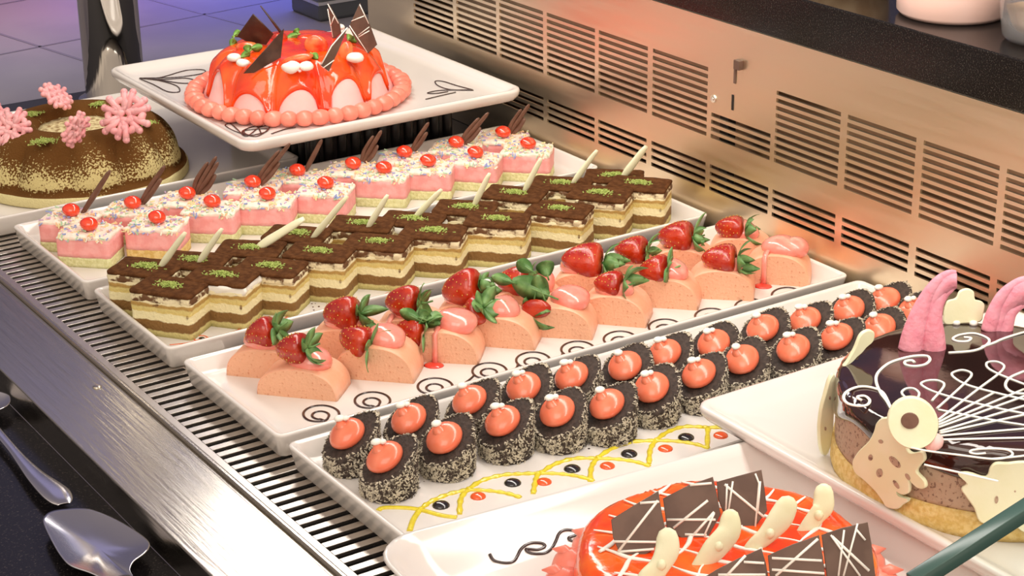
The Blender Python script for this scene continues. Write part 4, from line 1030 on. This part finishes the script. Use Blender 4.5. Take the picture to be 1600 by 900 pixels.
W = [
 [(1392, 638), (1385, 626), (1376, 614), (1369, 596), (1372, 582), (1388, 568), (1410, 560), (1430, 556), (1448, 556), (1453, 562), (1446, 569), (1430, 572), (1416, 570), (1414, 565), (1424, 563), (1429, 566)],
 [(1392, 638), (1380, 614), (1364, 606), (1344, 604), (1326, 610), (1318, 620), (1324, 630), (1340, 634), (1354, 633), (1359, 626), (1352, 619), (1342, 619), (1340, 622), (1346, 625)],
 [(1434, 622), (1436, 614), (1428, 607), (1416, 607), (1409, 613), (1414, 620), (1422, 624)],
 [(1456, 626), (1475, 603), (1468, 595), (1452, 594), (1440, 598), (1442, 603), (1460, 612), (1500, 624), (1560, 638), (1600, 646), (1640, 655)],
 [(1464, 638), (1508, 598), (1518, 584), (1504, 578), (1489, 582), (1489, 588), (1504, 598), (1530, 607), (1600, 624), (1650, 634)],
 [(1466, 656), (1528, 608), (1560, 584), (1569, 572), (1558, 565), (1543, 566), (1543, 574), (1560, 584), (1600, 600), (1660, 622)],
 [(1466, 660), (1554, 613)], [(1466, 664), (1600, 608)], [(1466, 668), (1600, 619), (1650, 598)], [(1468, 674), (1600, 634), (1660, 618)], [(1468, 677), (1600, 648), (1660, 636)],
 [(1468, 681), (1600, 670), (1660, 666)], [(1468, 687), (1600, 684), (1660, 683)], [(1466, 640), (1550, 656), (1600, 664), (1650, 672)],
 [(1420, 698), (1446, 704), (1500, 711), (1550, 717), (1576, 714), (1582, 708), (1570, 702), (1540, 701), (1520, 703), (1516, 707), (1526, 709), (1540, 708)], [(1550, 717), (1600, 712), (1650, 703)], [(1444, 726), (1498, 738), (1560, 752)],
 [(1482, 551), (1520, 548), (1540, 540), (1545, 530), (1524, 521), (1500, 523), (1489, 529), (1496, 533), (1512, 533), (1517, 528), (1506, 527)], [(1534, 542), (1552, 536), (1568, 529), (1600, 519), (1640, 510)],
 [(1600, 580), (1578, 590), (1571, 602), (1580, 612), (1600, 615), (1640, 612)]]
deco(dc, 'white_icing_scroll', W[:2], DT, .00105, 'white'); deco(dc, 'white_icing_fan', W[2:14], DT, .00085, 'white'); deco(dc, 'white_icing_scroll', W[14:17], DT, .0008, 'white'); deco(dc, 'white_icing_scroll', W[17:18], DT, .0010, 'white'); deco(dc, 'white_icing_scroll', W[18:], DT, .0010, 'white')
# oval white chocolate disc with a brown eye
ref = P(1430, 700, DT); n = FRONT * .93 - Z * .36 + RIGHT * .12
pts = [local(dc, PN(1427 + 40 * math.cos(a) + 3 * math.sin(a), 662 + 41 * math.sin(a), ref, n)) for a in [2 * PI * k / 40 for k in range(40)]]
mb = MB(); mb.plate(pts, FRONT, .0035, 0, .0008); dd = mb.build('white_chocolate_disc', 'whitechoc', dc)
pts = [local(dc, PN(1422 + 14 * math.cos(a), 658 + 12.5 * math.sin(a), ref - n.normalized() * .0009, n)) for a in [2 * PI * k / 24 for k in range(24)]]
mb = MB(); mb.plate(pts, FRONT, .0012, 0, .0002); mb.build('brown_spot', 'choc', dd)
mb = MB(); mb.ball(local(dc, P(1460, 690, DT)), (.006, .006, .006), 12, 8, nz=.2, nf=90); mb.build('cream_dab', 'pinkcake', dc)
# lacy white chocolate pieces against the side
def lace(poly, holes, foot, z, n, name='white_chocolate_lace', th=.0032, blobs=()):
    ref = P(foot[0], foot[1], z)
    if n is None:          # stands against the side of the cake
        rad = Vector((ref.x - DC.x, ref.y - DC.y, 0)).normalized(); ref = Vector((DC.x, DC.y, z)) + rad * (RD + .0052); n = (rad + Z * .04).normalized()
    n = Vector(n).normalized()
    pts = smooth([local(dc, PN(x, y, ref, n)) for x, y in poly], 4, True)
    mb = MB(); mb.plate(pts, n if n.dot(VIEW) > 0 else -n, th, 0, .0009); o = mb.build(name, 'whitechoc', dc)
    for (x, y, rx, ry, an) in holes:
        q = [local(dc, PN(x + rx * math.cos(a) * math.cos(an) - ry * math.sin(a) * math.sin(an), y + rx * math.cos(a) * math.sin(an) + ry * math.sin(a) * math.cos(an), ref - (n if n.dot(VIEW) > 0 else -n) * .0003, n)) for a in [2 * PI * k / 12 for k in range(12)]]
        mb = MB(); mb.plate(q, n if n.dot(VIEW) > 0 else -n, .0008, 0); mb.build('hole', 'brownmousse', o)
    return o
zb = GF + .002
lace([(1378, 653), (1394, 655), (1396, 672), (1404, 680), (1414, 682), (1416, 700), (1424, 708), (1440, 706), (1444, 718), (1436, 728), (1432, 738), (1444, 752), (1445, 762), (1436, 764), (1426, 756), (1420, 748), (1420, 768), (1410, 774), (1400, 770), (1404, 778), (1418, 783), (1408, 790), (1400, 796), (1384, 793), (1378, 784), (1366, 768), (1350, 752), (1334, 738), (1331, 722), (1340, 706), (1356, 690), (1364, 675), (1368, 662)],
     [(1398, 722, 12, 5, .8), (1360, 715, 3.5, 5, 0), (1374, 739, 5, 7, 0), (1400, 757, 3, 8, -.6), (1376, 690, 4, 3, .5), (1418, 745, 3, 6, -.6)], (1395, 795), zb, None)
lace([(1497, 742), (1512, 739), (1540, 746), (1547, 732), (1556, 724), (1575, 724), (1600, 722), (1640, 726), (1670, 760), (1668, 810), (1640, 840), (1600, 832), (1580, 820), (1548, 820), (1530, 815), (1522, 795), (1508, 775), (1502, 765), (1510, 756)],
     [(1557, 781, 3, 6, .1), (1576, 804, 5, 2.5, 0), (1586, 768, 1.5, 1.5, 0)], (1560, 822), zb + .012, None)
lace([(1305, 585), (1308, 610), (1304, 650), (1300, 690), (1292, 712), (1284, 704), (1281, 670), (1284, 640), (1292, 612), (1298, 592)], [(1290, 670, 1.5, 3, 0), (1297, 622, 1.5, 3, 0)], (1296, 708), zb, FRONT * .80 + RIGHT * -.60)
lace([(1319, 574), (1325, 566), (1336, 545), (1346, 523), (1358, 516), (1367, 520), (1366, 532), (1356, 542), (1348, 552), (1338, 560), (1330, 568)], [], (1330, 575), DT - .004, FRONT * .9 - RIGHT * .4)
lace([(1477, 507), (1475, 492), (1478, 478), (1482, 470), (1494, 466), (1500, 455), (1512, 451), (1522, 456), (1524, 468), (1534, 471), (1539, 478), (1537, 490), (1532, 503), (1505, 506)], [], (1505, 505), DT, FRONT * .95 - Z * .2)
for x, y in [(1494, 502), (1521, 503)]:
    mb = MB(); mb.ball(local(dc, P(x, y + 2, DT)), (.003, .003, .002), 10, 6); mb.build('cream_dab', 'white', dc)
def horn(lines, z, web):
    ref = P(lines[0][0][0], lines[0][0][1], z); mb = MB(); S = []
    for l in lines:
        pts = smooth([local(dc, PN(x, y, ref, FRONT)) for x, y, r in l], 5); k = mmpx(ref); rr = [v.x * .97 for v in smooth([(r * k, 0, 0) for x, y, r in l], 5)]
        mb.tube(pts, rr, 14, 0, .75, up=tuple(FRONT)); S.append(pts)
    rs = []
    for a, b in zip(*S):
        u = FRONT * .0025; rs.append([a - u, b - u, b + u * 1.6, a + u * 1.6])
    mb.rings(rs, 0); mb.build('meringue_horn', 'meringue', dc)
horn([[(1422, 546, 20), (1428, 520, 19), (1438, 487, 15), (1450, 460, 11), (1465, 440, 9), (1482, 428, 7), (1494, 426, 4)],
      [(1459, 548, 20), (1458, 525, 19), (1458, 500, 15), (1463, 478, 12), (1474, 460, 9), (1486, 450, 7), (1494, 448, 3)]], DT - .001, 1)
horn([[(1545, 516, 13), (1550, 498, 13), (1557, 478, 11), (1568, 460, 10), (1583, 446, 8), (1598, 438, 7), (1615, 434, 4)],
      [(1570, 522, 13), (1573, 506, 12), (1578, 490, 11), (1588, 480, 9), (1598, 474, 8), (1610, 468, 6), (1620, 464, 3)]], DT - .001, 1)

# ================================================================== glass divider, lower right
pa, pb = PY(1640, 772, -.685), PY(1425, 911, -.685)
mb = MB(); mb.plate([pa, pb, pb + Z * -.10, pa + Z * -.10], (0, -1, 0), .0015, 0)
gd = mb.build('glass_divider', 'glass'); tag(gd, 'green-edged glass pane crossing the lower right corner', 'glass pane')
mb = MB(); d_ = (pb - pa).normalized(); nn_ = Vector((0, 1, 0)).cross(d_).normalized()
if nn_.z < 0: nn_ = -nn_
mb.rings([[tuple(p_ + nn_ * a + Vector((0, 1, 0)) * b) for a, b in ((-.0042, -.0040), (.0042, -.0040), (.0042, .0040), (-.0042, .0040))] for p_ in (pa, pb)], 0); 
e_ = mb.build('polished_edge', 'glassedge', gd, bevel=.0006); e_['label'] = 'dark green polished glass edge'

# ================================================================== bowls and cup on the granite shelf
SZ = 0.2388
def bowl(name, label, cat, cx, cy, rb, rt, h, m, fill=None, fh=.8, fm=None, wall_=.0018, grp=None):
    t = thing(name, label, cat, (cx, cy, SZ), 0, grp); mb = MB()
    mb.lathe([(rb * .8, 0), (rb, .0006), (rb + .003, .004), (lerp(rb, rt, .5) + .002, h * .5), (rt, h), (rt + .0015, h + .0006), (rt + .001, h + .002), (rt - wall_, h), (lerp(rb, rt, .5) + .002 - wall_, h * .5), (rb - wall_, .005), (rb * .5, .003)], 48)
    mb.build('bowl', m, t)
    if fm:
        mb = MB(); mb.lathe([(rb - .004, .0045), (lerp(rb, rt, fh) - .004, h * fh), (lerp(rb, rt, fh) - .012, h * fh + .004), (.001, h * fh + .006)], 40, f=lambda r, z, th, k: (r, z + (.0015 * noise.noise(Vector((r * 100 * math.cos(th), r * 100 * math.sin(th), 0))) if z > .01 else 0))); mb.build('filling', fm, t)
    return t
c_, L_, R_ = P(1486, 22, SZ), P(1404, 22, SZ), P(1569, 20, SZ); rb = (L_ - R_).length / 2
b1 = bowl('pudding_bowl', 'round pink bowl of pudding on the black granite shelf', 'bowl', c_.x + .002, c_.y + .001, rb * .97, rb * 1.05, .040, 'bowlpink', fh=.9, fm='bowlpink')
o = moss_mb(77, .018, .012, 300, z=.041).build('pistachio_crumbs', 'moss', b1); o['kind'] = 'stuff'
c_ = P(1325, -22, SZ); bowl('dessert_bowl', 'brown dessert bowl half out of frame at the left of the shelf', 'bowl', c_.x, c_.y, .031, .036, .035, 'caramel', fh=.9, fm='caramel')
c_ = P(1628, 62, SZ); bowl('plastic_cup', 'clear plastic cup of beige dessert at the right end of the shelf', 'cup', c_.x, c_.y, .027, .034, .038, 'plastic', fh=.7, fm='caramel', wall_=.0010)

# ================================================================== serving cutlery on the front counter
KZ = -0.025
def blade(t, outline, z, bulge, th, m='cutlery', name='blade'):
    pts = [P(x, y, z) for x, y in outline]; pts = smooth(pts, 4, True); c = sum(pts, Vector()) / len(pts); mb = MB(); rs = []
    for s in (1, .97, .8, .6, .4, .2, .02): rs.append([local(t, Vector((lerp(c.x, p.x, s), lerp(c.y, p.y, s), z + bulge * s * s))) for p in pts])
    low = [[v + Vector((0, 0, -th)) for v in r] for r in rs]
    mb.rings(list(reversed(low)) + rs, 0); return mb.build(name, m, t)
t = thing('cake_server', 'steel cake server with broad spade blade on black granite', 'cake server', P(150, 850, KZ))
blade(t, [(69, 826), (72, 814), (84, 807), (105, 804), (128, 803), (150, 807), (185, 822), (218, 842), (233, 855), (234, 864), (226, 874), (210, 886), (204, 900), (208, 915), (170, 915), (140, 903), (112, 893), (98, 880), (84, 858)], KZ + .006, .0045, .0012)
mb = MB(); q = [local(t, P(x, y, KZ + .009)) for x, y in [(188, 905), (198, 925), (212, 950), (240, 990), (280, 1040)]]; mb.tube(smooth(q, 4), lambda s: .008 - .002 * s, 10, 0, .35, up=(0, 0, 1)); mb.build('handle', 'cutlery', t)
t = thing('serving_fork', 'steel serving utensil with only its rounded handle in view', 'utensil', P(100, 790, KZ))
hp = [(100, 788, 8), (97, 782, 15), (88, 771, 19), (72, 757, 17), (55, 742, 13), (36, 721, 9), (22, 704, 7), (5, 684, 6.5), (-20, 655, 7)]
pts = smooth([local(t, P(x, y, KZ + .008)) for x, y, r in hp], 4); rr = [v.x for v in smooth([(r * .00052, 0, 0) for x, y, r in hp], 4)]
mb = MB(); mb.tube(pts, rr, 14, 0, .18, up=(0, 0, 1)); mb.build('handle', 'cutlery', t)
t = thing('serving_spoon', 'steel spoon tip just inside the left edge of the picture', 'spoon', P(0, 632, KZ))
blade(t, [(17, 630), (14, 624), (0, 619), (-25, 615), (-50, 625), (-55, 645), (-35, 655), (-5, 648), (10, 642), (16, 636)], KZ + .006, .004, .001, name='bowl')
